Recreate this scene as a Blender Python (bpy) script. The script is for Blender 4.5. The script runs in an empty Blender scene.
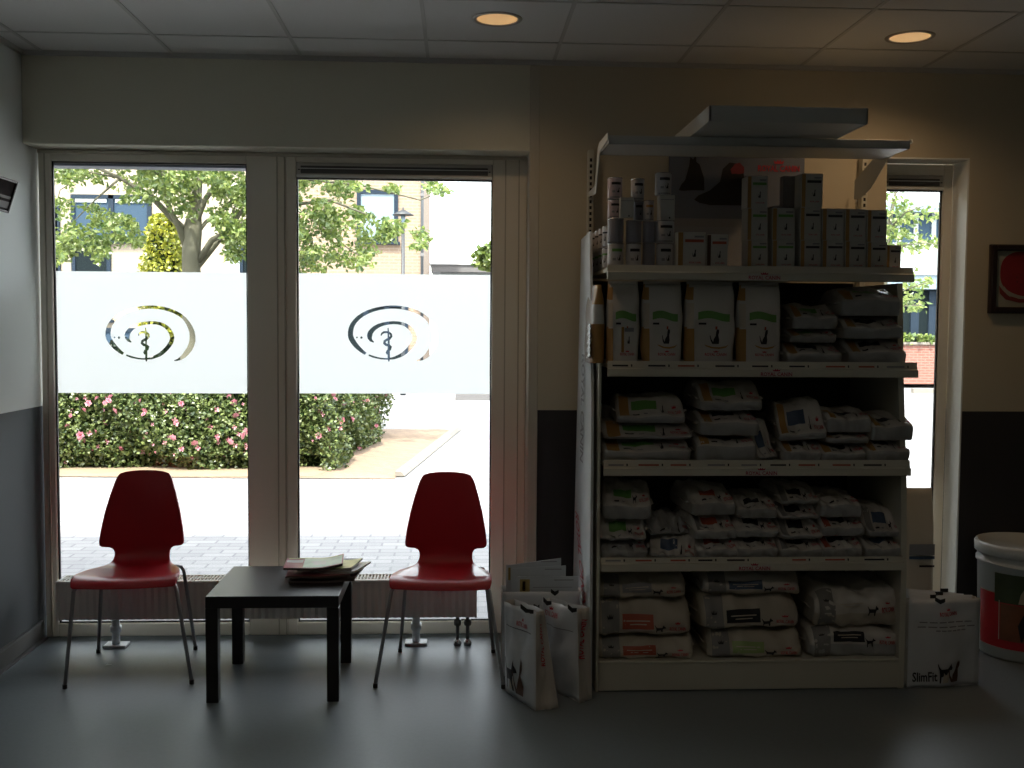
import bpy, math, random
from mathutils import Vector, Matrix, noise
from mathutils.geometry import delaunay_2d_cdt

S = bpy.context.scene
COL = S.collection
PI = math.pi
random.seed(7)

# ------------------------------------------------------------------ camera
CAM_D, CAM_H, YAW, PIT, ROL, F = 5.28373, 1.58128, .05127, .05595, .007, 1043.14
_F = Vector((math.sin(YAW) * math.cos(PIT), math.cos(YAW) * math.cos(PIT), -math.sin(PIT)))
_R0 = Vector((math.cos(YAW), -math.sin(YAW), 0))
_D0 = _F.cross(_R0)
_R = _R0 * math.cos(ROL) - _D0 * math.sin(ROL)
_D = _D0 * math.cos(ROL) + _R0 * math.sin(ROL)
CO = Vector((0, -CAM_D, CAM_H))
cam = bpy.data.cameras.new('camera'); cam.sensor_width = 36; cam.lens = F / 1024 * 36
cam.clip_end = 300
co = bpy.data.objects.new('camera', cam); COL.objects.link(co)
m = Matrix((_R, -_D, -_F)).transposed().to_4x4(); m.translation = CO
co.matrix_world = m
S.camera = co

def at(px, py, ax, val):
    """measure: the point of the plane ax=val seen at a pixel of the photograph"""
    d = _F * F + _R * (px - 512) + _D * (py - 384)
    i = 'XYZ'.index(ax)
    return CO + d * ((val - CO[i]) / d[i])

def size(x0, x1, y0, y1, Y):
    xm, ym = (x0 + x1) / 2, (y0 + y1) / 2
    return at(x0, ym, 'Y', Y).x, at(x1, ym, 'Y', Y).x, at(xm, y1, 'Y', Y).z, at(xm, y0, 'Y', Y).z

# ------------------------------------------------------------------ materials
def mat(name, col, rough=.5, metal=0, spec=.5, bump=0, bscale=40, var=0, vscale=8, coat=0, trans=0, emit=None):
    M = bpy.data.materials.new(name); M.use_nodes = True
    N, L = M.node_tree.nodes, M.node_tree.links
    b = N['Principled BSDF']
    b.inputs['Base Color'].default_value = (*col, 1)
    b.inputs['Roughness'].default_value = rough
    b.inputs['Metallic'].default_value = metal
    b.inputs['Specular IOR Level'].default_value = spec
    b.inputs['Coat Weight'].default_value = coat
    tc = N.new('ShaderNodeTexCoord')
    if var:
        n = N.new('ShaderNodeTexNoise'); n.inputs['Scale'].default_value = vscale; n.inputs['Detail'].default_value = 4
        L.new(tc.outputs['Object'], n.inputs['Vector'])
        r = N.new('ShaderNodeMapRange'); r.inputs['To Min'].default_value = 1 - var; r.inputs['To Max'].default_value = 1 + var
        L.new(n.outputs['Fac'], r.inputs['Value'])
        x = N.new('ShaderNodeVectorMath'); x.operation = 'SCALE'; x.inputs[0].default_value = col
        L.new(r.outputs['Result'], x.inputs['Scale']); L.new(x.outputs[0], b.inputs['Base Color'])
    if bump:
        n = N.new('ShaderNodeTexNoise'); n.inputs['Scale'].default_value = bscale; n.inputs['Detail'].default_value = 3
        L.new(tc.outputs['Object'], n.inputs['Vector'])
        u = N.new('ShaderNodeBump'); u.inputs['Strength'].default_value = bump; u.inputs['Distance'].default_value = .01
        L.new(n.outputs['Fac'], u.inputs['Height']); L.new(u.outputs['Normal'], b.inputs['Normal'])
    if emit:
        b.inputs['Emission Color'].default_value = (*emit[0], 1); b.inputs['Emission Strength'].default_value = emit[1]
    return M

def leaf_mat(name, c1, c2, tr=.4):
    M = bpy.data.materials.new(name); M.use_nodes = True
    N, L = M.node_tree.nodes, M.node_tree.links
    out = N['Material Output']; N.remove(N['Principled BSDF'])
    g = N.new('ShaderNodeNewGeometry'); mx = N.new('ShaderNodeMix'); mx.data_type = 'RGBA'
    mx.inputs[6].default_value = (*c1, 1); mx.inputs[7].default_value = (*c2, 1)
    L.new(g.outputs['Random Per Island'], mx.inputs[0])
    d = N.new('ShaderNodeBsdfDiffuse'); t = N.new('ShaderNodeBsdfTranslucent'); a = N.new('ShaderNodeMixShader')
    L.new(mx.outputs[2], d.inputs[0]); L.new(mx.outputs[2], t.inputs[0]); a.inputs[0].default_value = tr
    L.new(d.outputs[0], a.inputs[1]); L.new(t.outputs[0], a.inputs[2])
    gl = N.new('ShaderNodeBsdfGlossy'); gl.inputs['Roughness'].default_value = .35
    b = N.new('ShaderNodeMixShader'); b.inputs[0].default_value = .06
    L.new(a.outputs[0], b.inputs[1]); L.new(gl.outputs[0], b.inputs[2]); L.new(b.outputs[0], out.inputs[0])
    return M

def brick_mat(name, c1, c2, mortar, scale, bw=.5, bh=.25, ms=.02, rough=.85, axis='XZ', rot=0, bias=0):
    M = bpy.data.materials.new(name); M.use_nodes = True
    N, L = M.node_tree.nodes, M.node_tree.links
    b = N['Principled BSDF']; b.inputs['Roughness'].default_value = rough
    tc = N.new('ShaderNodeTexCoord'); sp = N.new('ShaderNodeSeparateXYZ'); cb = N.new('ShaderNodeCombineXYZ')
    L.new(tc.outputs['Object'], sp.inputs[0])
    L.new(sp.outputs[axis[0]], cb.inputs[0]); L.new(sp.outputs[axis[1]], cb.inputs[1])
    mp = N.new('ShaderNodeMapping'); mp.inputs['Rotation'].default_value = (0, 0, rot)
    L.new(cb.outputs[0], mp.inputs[0])
    br = N.new('ShaderNodeTexBrick'); br.inputs['Scale'].default_value = scale
    br.inputs['Color1'].default_value = (*c1, 1); br.inputs['Color2'].default_value = (*c2, 1)
    br.inputs['Mortar'].default_value = (*mortar, 1); br.inputs['Mortar Size'].default_value = ms
    br.inputs['Brick Width'].default_value = bw; br.inputs['Row Height'].default_value = bh
    br.inputs['Bias'].default_value = bias
    L.new(mp.outputs[0], br.inputs[0]); L.new(br.outputs['Color'], b.inputs['Base Color'])
    return M

M = {}
M['floor'] = mat('floor_vinyl', (.150, .176, .190), .42, var=.10, vscale=60, spec=.4, bump=.04, bscale=25)
M['leftpaint'] = None
M['frame'] = mat('frame_paint', (.86, .81, .71), .4)
M['bulk'] = mat('bulkhead_paint', (.72, .69, .57), .8)
M['trim'] = mat('trim_paint', (.56, .51, .42), .5)
M['seal'] = mat('rubber_seal', (.01, .01, .012), .5)
M['cassette'] = mat('cassette_metal', (.62, .58, .54), .45)
M['blue_alu'] = mat('outside_blue_metal', (.18, .2, .27), .5)
M['tile'] = mat('ceiling_tile', (.67, .66, .645), .9, var=.03, vscale=120)
M['tgrid'] = mat('ceiling_grid', (.50, .49, .47), .6)
M['rad'] = mat('radiator_enamel', (.82, .80, .75), .35)
M['white_pipe'] = mat('white_pipe', (.75, .76, .78), .3)
M['dark_pipe'] = mat('valve_metal', (.2, .19, .18), .35, metal=.7)
M['reveal'] = mat('window_reveal_paint', (.86, .87, .85), .5)
M['black'] = mat('matt_black', (.012, .012, .013), .5)
M['lack'] = mat('black_brown_wood', (.016, .014, .014), .38, var=.15, vscale=20)
M['red'] = mat('red_lacquer', (.44, .006, .016), .38, spec=.4, coat=.25)
M['steel'] = mat('grey_steel', (.42, .40, .40), .35, metal=.7)
M['cap'] = mat('black_cap', (.01, .01, .01), .6)
M['rack'] = mat('rack_cream_metal', (.58, .56, .47), .42)
M['rackdark'] = mat('rack_back_panel', (.10, .095, .085), .7)
M['rackgrey'] = mat('canopy_grey_metal', (.56, .57, .55), .45)
M['slot'] = mat('slot_dark', (.015, .015, .015), .8)
M['board'] = mat('white_board', (.62, .65, .66), .5)
M['bag'] = mat('bag_foil_white', (.60, .58, .54), .26, bump=.25, bscale=30, spec=.6)
M['bagside'] = mat('bag_foil_grey', (.38, .39, .39), .3, bump=.3, bscale=28, spec=.6)
M['bagbeige'] = mat('bag_beige', (.46, .42, .34), .35, bump=.25, bscale=18)
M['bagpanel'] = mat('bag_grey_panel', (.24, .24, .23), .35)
M['orange'] = mat('print_orange', (.42, .23, .07), .35)
M['green'] = mat('print_green', (.13, .33, .08), .35)
M['palegreen'] = mat('print_pale_green', (.30, .42, .16), .35)
M['ink'] = mat('print_black', (.015, .015, .02), .4)
M['blue'] = mat('print_blue', (.06, .10, .17), .4)
M['redink'] = mat('print_red', (.52, .03, .05), .4)
M['redband'] = mat('print_red_band', (.42, .09, .05), .4)
M['redrail'] = mat('rail_print_red', (.40, .02, .06), .4)
M['greyink'] = mat('print_grey', (.25, .25, .26), .5)
M['brown'] = mat('print_brown', (.10, .045, .025), .5)
M['pic'] = mat('poster_grey', (.15, .17, .22), .5, var=.3, vscale=3)
M['picblack'] = mat('poster_black', (.02, .017, .017), .5)
M['picred'] = mat('poster_red', (.22, .03, .04), .5)
M['carton'] = mat('carton_white', (.55, .54, .50), .5)
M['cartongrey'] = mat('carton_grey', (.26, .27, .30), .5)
M['tin'] = mat('can_white', (.50, .49, .50), .35)
M['tinpink'] = mat('can_pinkish', (.50, .40, .42), .35)
M['tingrey'] = mat('can_grey', (.26, .26, .30), .35)
M['rim'] = mat('can_rim', (.6, .6, .6), .25, metal=.9)
M['paper'] = mat('carrier_paper', (.62, .64, .66), .4, bump=.25, bscale=12)
M['paperside'] = mat('carrier_paper_side', (.50, .47, .42), .5, bump=.2, bscale=12)
M['sheet'] = mat('flyer_paper', (.55, .58, .60), .6)
M['yellowink'] = mat('flyer_yellow', (.45, .33, .12), .5)
M['mag_a'] = mat('magazine_red', (.36, .10, .12), .3, var=.5, vscale=14)
M['mag_b'] = mat('magazine_mint', (.48, .60, .52), .3, var=.35, vscale=18)
M['mag_c'] = mat('magazine_yellow', (.55, .55, .24), .3, var=.4, vscale=16)
M['mag_d'] = mat('magazine_dark', (.07, .04, .04), .3, var=.6, vscale=20)
M['mag_e'] = mat('magazine_pale', (.56, .55, .56), .3, var=.25, vscale=14)
M['pages'] = mat('page_edges', (.5, .48, .45), .7)
M['pagesdark'] = mat('dark_page_edges', (.13, .10, .09), .7)  # darker page edges for the dark and reddish magazines
M['bucket'] = mat('bucket_white', (.62, .64, .63), .4)
M['bgreen'] = mat('bucket_print_green', (.035, .055, .018), .4, var=.4, vscale=12)
M['bred'] = mat('bucket_print_red', (.50, .02, .03), .4)
M['bbrown'] = mat('bucket_print_brown', (.20, .07, .03), .4, var=.4, vscale=20)
M['cream'] = mat('print_cream', (.55, .48, .38), .5)
M['mount'] = mat('picture_mount', (.36, .36, .30), .6)
M['poppy'] = mat('poppy_red', (.27, .014, .02), .5, var=.3, vscale=18)
M['poppydark'] = mat('poppy_dark_red', (.20, .02, .02), .5)
M['darkframe'] = mat('picture_frame_dark', (.022, .012, .014), .4)
M['edgeshade_print'] = mat('frame_edge_shade_and_print', (.06, .045, .04), .6)  # frame edge with its shadow border put into the colour; also dim printed bands
M['matt'] = mat('dark_matt_print', (.02, .014, .013), .95, spec=.1)
M['bulb'] = mat('downlight_glow', (.9, .7, .5), .4, emit=((1, .72, .46), 2.6))
M['reflector'] = mat('downlight_reflector', (.9, .8, .62), .3, metal=.4)
M['ring'] = mat('downlight_ring', (.35, .33, .3), .4, metal=.5)
# outside
M['paving'] = brick_mat('paving', (.20, .20, .205), (.25, .25, .25), (.15, .15, .16), 1, .22, .11, .008, axis='XY')
M['clink'] = brick_mat('path_clinker', (.20, .135, .09), (.25, .18, .115), (.15, .11, .08), 1, .21, .07, .01, axis='XY', rot=.8)
M['sand'] = mat('sandy_soil', (.22, .17, .11), .9, var=.3, vscale=5)
M['kerb'] = mat('kerb_stone', (.2, .18, .15), .8)
M['creambrick'] = brick_mat('cream_brick', (.30, .25, .18), (.34, .29, .22), (.26, .22, .18), 1, .22, .07, .008)
M['pinkbrick'] = brick_mat('pink_beige_brick', (.215, .150, .105), (.245, .175, .12), (.28, .22, .17), 1, .22, .075, .01)
M['redbrick'] = brick_mat('red_brick', (.22, .08, .06), (.19, .07, .05), (.22, .15, .12), 1, .22, .07, .01)
M['bluef'] = mat('house_blue_frame', (.018, .028, .042), .8, spec=.1)
M['houseglass'] = mat('house_glass', (.035, .06, .09), .8, spec=.1)
M['curtain'] = mat('pale_blue_curtain', (.17, .23, .28), .5)
M['darkdoor'] = mat('dark_door', (.006, .011, .013), .8, spec=.12)
M['whitewall'] = mat('white_panel', (.30, .33, .34), .6)
M['greywall'] = mat('grey_fascia', (.12, .115, .115), .6)
M['roofg'] = mat('flat_roof', (.3, .3, .3), .8)
M['leaf'] = leaf_mat('tree_leaf', (.06, .12, .025), (.26, .32, .08), .42)
M['yleaf'] = leaf_mat('conifer_leaf', (.11, .15, .015), (.42, .41, .05), .3)
M['hleaf'] = leaf_mat('hedge_leaf', (.022, .05, .014), (.20, .25, .08), .28)
M['darkleaf'] = leaf_mat('evergreen_leaf', (.006, .014, .008), (.02, .035, .018), .2)
M['petal'] = leaf_mat('pink_petal', (.50, .13, .18), (.66, .32, .38), .3)
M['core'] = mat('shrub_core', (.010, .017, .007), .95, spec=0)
M['bark'] = mat('bark', (.12, .115, .08), .9, bump=.6, bscale=14, var=.35, vscale=6)
M['lampmetal'] = mat('lamp_post_dark', (.03, .035, .04), .5)

def wall_paint(name, up, low, zd):
    W = bpy.data.materials.new(name); W.use_nodes = True
    N, L = W.node_tree.nodes, W.node_tree.links
    b = N['Principled BSDF']; b.inputs['Roughness'].default_value = .75
    g = N.new('ShaderNodeTexCoord'); s = N.new('ShaderNodeSeparateXYZ'); c = N.new('ShaderNodeMath'); c.operation = 'GREATER_THAN'
    c.inputs[1].default_value = zd
    mx = N.new('ShaderNodeMix'); mx.data_type = 'RGBA'; mx.inputs[6].default_value = (*low, 1); mx.inputs[7].default_value = (*up, 1)
    L.new(g.outputs['Object'], s.inputs[0]); L.new(s.outputs[2], c.inputs[0]); L.new(c.outputs[0], mx.inputs[0])
    L.new(mx.outputs[2], b.inputs['Base Color'])
    n = N.new('ShaderNodeTexNoise'); n.inputs['Scale'].default_value = 180; L.new(g.outputs['Object'], n.inputs['Vector'])
    u = N.new('ShaderNodeBump'); u.inputs['Strength'].default_value = .12; u.inputs['Distance'].default_value = .004
    L.new(n.outputs[0], u.inputs['Height']); L.new(u.outputs[0], b.inputs['Normal'])
    return W
M['leftpaint'] = wall_paint('left_wall_paint', (.74, .77, .75), (.056, .064, .070), 1.165)
M['backpaint'] = wall_paint('back_wall_paint', (.56, .50, .38), (.03, .03, .034), 1.165)

def glass_mat(name, tint=(1, 1, 1), film=None):
    G = bpy.data.materials.new(name); G.use_nodes = True
    N, L = G.node_tree.nodes, G.node_tree.links
    N.remove(N['Principled BSDF']); out = N['Material Output']
    if film:
        t = N.new('ShaderNodeBsdfTranslucent'); t.inputs[0].default_value = (*film, 1)
        d = N.new('ShaderNodeBsdfDiffuse'); d.inputs[0].default_value = (*film, 1)
        x = N.new('ShaderNodeMixShader'); x.inputs[0].default_value = .12
        L.new(t.outputs[0], x.inputs[1]); L.new(d.outputs[0], x.inputs[2])
    else:
        t = N.new('ShaderNodeBsdfTransparent'); t.inputs[0].default_value = (*tint, 1)
        d = N.new('ShaderNodeBsdfGlossy'); d.inputs['Roughness'].default_value = .02
        fr = N.new('ShaderNodeFresnel'); fr.inputs[0].default_value = 1.35
        x = N.new('ShaderNodeMixShader'); L.new(fr.outputs[0], x.inputs[0])
        L.new(t.outputs[0], x.inputs[1]); L.new(d.outputs[0], x.inputs[2])
    L.new(x.outputs[0], out.inputs[0])
    return G
M['glass'] = glass_mat('window_glass', (.96, .98, .97))
M['film'] = glass_mat('frosted_film', film=(.97, .98, .97))

# ------------------------------------------------------------------ mesh helpers
class MB:
    """collects faces of one mesh"""
    def __init__(s): s.v = []; s.f = []; s.m = []; s.mats = []; s.sm = []
    def mi(s, k):
        if k not in s.mats: s.mats.append(k)
        return s.mats.index(k)
    def add(s, vs, fs, k, smooth=False):
        o = len(s.v); s.v += [tuple(v) for v in vs]; i = s.mi(k)
        for f in fs: s.f.append(tuple(o + a for a in f)); s.m.append(i); s.sm.append(smooth)
        return s
    def box(s, x0, x1, y0, y1, z0, z1, k, bev=0, T=None):
        if bev:
            b = min(bev, abs(x1 - x0) * .45, abs(y1 - y0) * .45, abs(z1 - z0) * .45)
            vs = []; idx = {}
            X, Y, Z = (x0, x1), (y0, y1), (z0, z1); g = (b, -b)
            for i in (0, 1):
                for j in (0, 1):
                    for l in (0, 1):
                        for a in range(3):
                            p = [X[i] + g[i], Y[j] + g[j], Z[l] + g[l]]
                            p[a] = (X[i], Y[j], Z[l])[a]
                            idx[(i, j, l, a)] = len(vs); vs.append(Vector(p))
            fs = []
            for a in range(3):
                o = [q for q in range(3) if q != a]
                for e in (0, 1):
                    c = []
                    for (p, q) in ((0, 0), (1, 0), (1, 1), (0, 1)):
                        t = [0, 0, 0]; t[a] = e; t[o[0]] = p; t[o[1]] = q
                        c.append(idx[(*t, a)])
                    fs.append(c)
            for a in range(3):           # edges along axis a
                o = [q for q in range(3) if q != a]
                for p in (0, 1):
                    for q in (0, 1):
                        t0 = [0, 0, 0]; t0[o[0]] = p; t0[o[1]] = q; t1 = list(t0); t1[a] = 1
                        fs.append([idx[(*t0, o[0])], idx[(*t1, o[0])], idx[(*t1, o[1])], idx[(*t0, o[1])]])
            for i in (0, 1):
                for j in (0, 1):
                    for l in (0, 1): fs.append([idx[(i, j, l, a)] for a in range(3)])
            cen = Vector(((x0 + x1) / 2, (y0 + y1) / 2, (z0 + z1) / 2))
            out = []
            for f in fs:
                n = (vs[f[1]] - vs[f[0]]).cross(vs[f[2]] - vs[f[0]])
                fc = sum((vs[i] for i in f), Vector()) / len(f)
                out.append(f if n.dot(fc - cen) > 0 else f[::-1])
            fs = out
        else:
            vs = [Vector((x, y, z)) for x in (x0, x1) for y in (y0, y1) for z in (z0, z1)]
            fs = [(0, 1, 3, 2), (4, 6, 7, 5), (0, 4, 5, 1), (2, 3, 7, 6), (0, 2, 6, 4), (1, 5, 7, 3)]
        if T: vs = [T @ v for v in vs]
        return s.add(vs, fs, k)
    def tube(s, pts, r, k, n=10, cap=True):
        pts = [Vector(p) for p in pts]
        rr = r if isinstance(r, (list, tuple)) else [r] * len(pts)
        vs, fs = [], []
        prev = None
        for i, p in enumerate(pts):
            d = (pts[min(i + 1, len(pts) - 1)] - pts[max(i - 1, 0)]).normalized()
            if prev is None: a = d.orthogonal().normalized()
            else: a = (prev - d * prev.dot(d)).normalized()
            prev = a; b = d.cross(a)
            for j in range(n):
                t = 2 * PI * j / n; vs.append(p + (a * math.cos(t) + b * math.sin(t)) * rr[i])
        for i in range(len(pts) - 1):
            for j in range(n):
                fs.append((i * n + j, i * n + (j + 1) % n, (i + 1) * n + (j + 1) % n, (i + 1) * n + j))
        s.add(vs, fs, k, True)
        if cap:
            o = len(s.v) - len(vs); i = s.mi(k)
            s.f.append(tuple(o + j for j in range(n))[::-1]); s.m.append(i); s.sm.append(False)
            s.f.append(tuple(o + (len(pts) - 1) * n + j for j in range(n))); s.m.append(i); s.sm.append(False)
        return s
    def lathe(s, prof, k, n=28, c=(0, 0, 0), smooth=True, cap=False):
        vs, fs = [], []
        for r, z in prof:
            for j in range(n):
                t = 2 * PI * j / n; vs.append((c[0] + r * math.cos(t), c[1] + r * math.sin(t), c[2] + z))
        for i in range(len(prof) - 1):
            for j in range(n):
                fs.append((i * n + j, i * n + (j + 1) % n, (i + 1) * n + (j + 1) % n, (i + 1) * n + j))
        if cap:
            fs.append(tuple(range(n))[::-1]); fs.append(tuple((len(prof) - 1) * n + j for j in range(n)))
        return s.add(vs, fs, k, smooth)
    def grid(s, fn, nu, nv, k, smooth=True, closeu=False):
        vs = [fn(i / nu, j / nv) for i in range(nu + 1) for j in range(nv + 1)]
        fs = [(i * (nv + 1) + j, (i + 1) * (nv + 1) + j, (i + 1) * (nv + 1) + j + 1, i * (nv + 1) + j + 1) for i in range(nu) for j in range(nv)]
        return s.add(vs, fs, k, smooth)
    def obj(s, name, parent=None, weld=False, solid=0):
        me = bpy.data.meshes.new(name)
        me.from_pydata([tuple(v) for v in s.v], [], s.f)
        for k in s.mats: me.materials.append(M[k])
        me.polygons.foreach_set('material_index', s.m)
        me.polygons.foreach_set('use_smooth', s.sm)
        me.update()
        o = bpy.data.objects.new(name, me); COL.objects.link(o)
        if parent: o.parent = parent
        if solid:
            q = o.modifiers.new('thickness', 'SOLIDIFY'); q.thickness = solid; q.offset = 0
        return o

def tag(o, label=None, cat=None, group=None, kind=None):
    if label: o['label'] = label
    if cat: o['category'] = cat
    if group: o['group'] = group
    if kind: o['kind'] = kind
    return o
def thing(name, label, cat, loc=(0, 0, 0), rz=0, group=None, rot=None):
    o = bpy.data.objects.new(name, None); COL.objects.link(o); o.empty_display_size = .1
    o.location = loc; o.rotation_euler = rot or (0, 0, rz)
    return tag(o, label, cat, group)
def struct(name, mb, parent=None):
    o = mb.obj(name, parent)
    if not parent: o['kind'] = 'structure'
    return o
def sroot(name):
    o = bpy.data.objects.new(name, None); COL.objects.link(o); o['kind'] = 'structure'; return o
def copy_tree(o, parent=None):
    c = o.copy(); COL.objects.link(c); c.parent = parent
    for ch in list(o.children): copy_tree(ch, c)
    return c

# flat lettering, made once per string: 2D points and triangles, one unit wide, origin bottom left
_TX = {}
def text2d(t, bold=.02):
    if t not in _TX:
        cu = bpy.data.curves.new('lettering', 'FONT'); cu.body = t; cu.size = 1; cu.offset = bold; cu.resolution_u = 2
        o = bpy.data.objects.new('lettering', cu)
        me = bpy.data.meshes.new_from_object(o)
        xs = [v.co.x for v in me.vertices]; ys = [v.co.y for v in me.vertices]
        x0, x1, y0 = min(xs), max(xs), min(ys); w = x1 - x0
        _TX[t] = ([((v.co.x - x0) / w, (v.co.y - y0) / w) for v in me.vertices], [tuple(p.vertices) for p in me.polygons], (max(ys) - y0) / w)
        bpy.data.objects.remove(o); bpy.data.curves.remove(cu); bpy.data.meshes.remove(me)
    return _TX[t]
CAT = [(.1, 0), (.75, 0), (.8, .25), (.72, .55), (.8, .7), (.78, .95), (.68, .86), (.58, .96), (.5, .75), (.45, .5), (.25, .3), (.2, .12), (.02, .3), (-.08, .55), (-.14, .5), (-.04, .18)]
DOG = [(0, 0), (.1, 0), (.16, .3), (.55, .35), (.62, 0), (.74, 0), (.76, .45), (.86, .6), (1.05, .62), (1.08, .74), (.92, .86), (.86, 1.0), (.78, .86), (.7, .68), (.2, .66), (.04, .78), (-.1, .98), (-.12, .92), (.02, .62), (.04, .4)]
CROWN = [(0, 0), (1, 0), (1.15, .8), (.8, .4), (.66, 1), (.5, .45), (.34, 1), (.2, .4), (-.15, .8)]

class Print(MB):
    """graphics laid on a surface: fn(a, b) -> point; a across in metres, b up in metres"""
    def __init__(s, fn): super().__init__(); s.fn = fn
    def rect(s, a0, a1, b0, b1, k, n=6, mth=3, wave=0):
        def g(u, v):
            w = wave * math.sin(u * PI * 1.6) if wave else 0
            return s.fn(a0 + (a1 - a0) * u, b0 + (b1 - b0) * v + w)
        return s.grid(g, n, mth, k)
    def poly(s, pts, a, b, w, h, k, flip=False):
        P = [Vector(((a + (1 - x if flip else x) * w), b + y * h)) for x, y in pts]
        r = delaunay_2d_cdt(P, [], [list(range(len(P)))], 1, 1e-7)
        return s.add([s.fn(p.x, p.y) for p in r[0]], [tuple(f) for f in r[2]], k)
    def text(s, t, a, b, w, k, h=None, vert=False):
        P, T, hh = text2d(t); sy = w if h is None else h / hh
        if vert: return s.add([s.fn(a - y * sy, b + x * w) for x, y in P], T, k)
        return s.add([s.fn(a + x * w, b + y * sy) for x, y in P], T, k)
    def brand(s, a, b, w, k='redink', h=None):
        h = h or w * .2
        s.text('ROYAL CANIN', a, b, w, k, h)
        return s.poly(CROWN, a + w * .4, b + h * 1.25, w * .2, h * .7, k)

# =================================================================== ROOM
XL, XA, XR = -2.076, .340, 3.6          # left wall, right end of the glazed bay, right wall
YB = -.156                              # face of the bulkhead and of the wall on the right
ZC, ZT = 2.863, 2.430                   # ceiling, head of the openings
YF = -7.6
def plate(outer, holes, fn):
    """flat sheet with holes; returns verts, faces"""
    vs, fc = [], []
    def put(poly):
        o = len(vs); vs.extend(Vector(p) for p in poly); fc.append(list(range(o, o + len(poly))))
    put(outer)
    for h in holes: put(h)
    V, E_, FF, ov, oe, of = delaunay_2d_cdt(vs, [], fc, 1, 1e-6)
    keep = [f for f, src in zip(FF, of) if src and all(q == 0 for q in src)]
    return [fn(p.x, p.y) for p in V], [tuple(f) for f in keep]

b = MB(); b.box(XL - .1, XR + .1, YF - .1, .12, -.12, 0, 'floor'); struct('floor', b)
DL = [(.155, -.838), (1.98, -.704), (.155, -3.4), (1.98, -3.4), (-1.6, -3.4), (1.1, -5.6)]  # first pair hang in view, the others are added unseen as fill lights
circ = lambda cx, cy, r, n=28: [(cx + r * math.cos(2 * PI * i / n), cy + r * math.sin(2 * PI * i / n)) for i in range(n)]
v, f = plate([(XL - .05, YF - .05), (XR + .05, YF - .05), (XR + .05, .1), (XL - .05, .1)], [circ(x, y, .088) for x, y in DL], lambda x, y: (x, y, ZC))
b = MB(); b.add(v, f, 'tile'); struct('ceiling', b)
b = MB()
x = -1.367 - .607
while x < XR:
    if x > XL: b.box(x - .008, x + .008, YF, YB, ZC - .0035, ZC + .001, 'tgrid')
    x += .607
y = -.49
while y > YF:
    b.box(XL, XR, y - .007, y + .007, ZC - .003, ZC + .001, 'tgrid'); y -= .6
struct('trim_1', b)                      # grid of the suspended ceiling
b = MB(); b.box(XL, XR, YB - .022, YB, ZC - .02, ZC, 'tgrid'); b.box(XL, XL + .02, YF, YB, ZC - .02, ZC, 'tgrid'); struct('trim_2', b)
b = MB(); b.box(XL - .15, XL, YF, .14, -.02, 3.0, 'leftpaint'); struct('wall_left', b)
b = MB(); b.box(XR, XR + .15, YF, .14, -.02, 3.0, 'leftpaint'); struct('wall_right', b)
b = MB(); b.box(XL, XR, YF - .15, YF, -.02, 3.0, 'leftpaint'); struct('wall_front', b)
b = MB(); b.box(XL, XA + .012, YB, .14, ZT, 3.0, 'bulk', .004); struct('wall_bulkhead', b)
W3L, W3R = 2.120, 2.540
b = MB()
b.box(XA + .05, W3L, YB, .14, -.02, 3.0, 'backpaint')
b.box(W3L, W3R, YB, .14, ZT, 3.0, 'backpaint')
b.box(W3R, XR, YB, .14, -.02, 3.0, 'backpaint')
struct('wall_back', b)
b = MB(); b.box(XA + .001, XA + .05, YB - .004, .14, 0, ZC - .02, 'trim', .004); struct('trim_3', b)
b = MB(); b.box(W3R - .008, W3R - .0005, YB + .001, .0, 0, ZT, 'reveal')
b.box(W3L + .001, W3R - .001, YB + .001, 0, ZT - .008, ZT - .0005, 'reveal'); struct('trim_4', b)
b = MB()
b.box(XL, XL + .012, YF, -.03, 0, .085, 'rackdark', .002); b.box(XL, XL + .014, YF, -.03, .085, .097, 'greywall'); b.box(XL, XL + .03, YF, -.03, 0, .008, 'greywall')
struct('baseboard_left', b)
# outside shell of the building, so that it casts its own shade over the first metres of paving
b = MB(); b.box(-14, 14, YF - .2, .45, 3.0, 3.5, 'roofg'); struct('roof', b)
b = MB(); b.box(-14, XL - .15, .0, .14, -.05, 3.0, 'redbrick'); b.box(XR + .15, 14, .0, .14, -.05, 3.0, 'redbrick'); struct('wall_outside', b)

# ------------------------------------------------------------------ windows
def ring(mb, x0, x1, z0, z1, w, y0, y1, k, wt=None, wb=None, wl=None, wr=None, bev=.004):
    wl, wr, wt, wb = wl or w, wr or w, wt or w, wb or w
    mb.box(x0, x0 + wl, y0, y1, z0, z1, k, bev); mb.box(x1 - wr, x1, y0, y1, z0, z1, k, bev)
    mb.box(x0 + wl, x1 - wr, y0, y1, z1 - wt, z1, k, bev); mb.box(x0 + wl, x1 - wr, y0, y1, z0, z0 + wb, k, bev)

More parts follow.
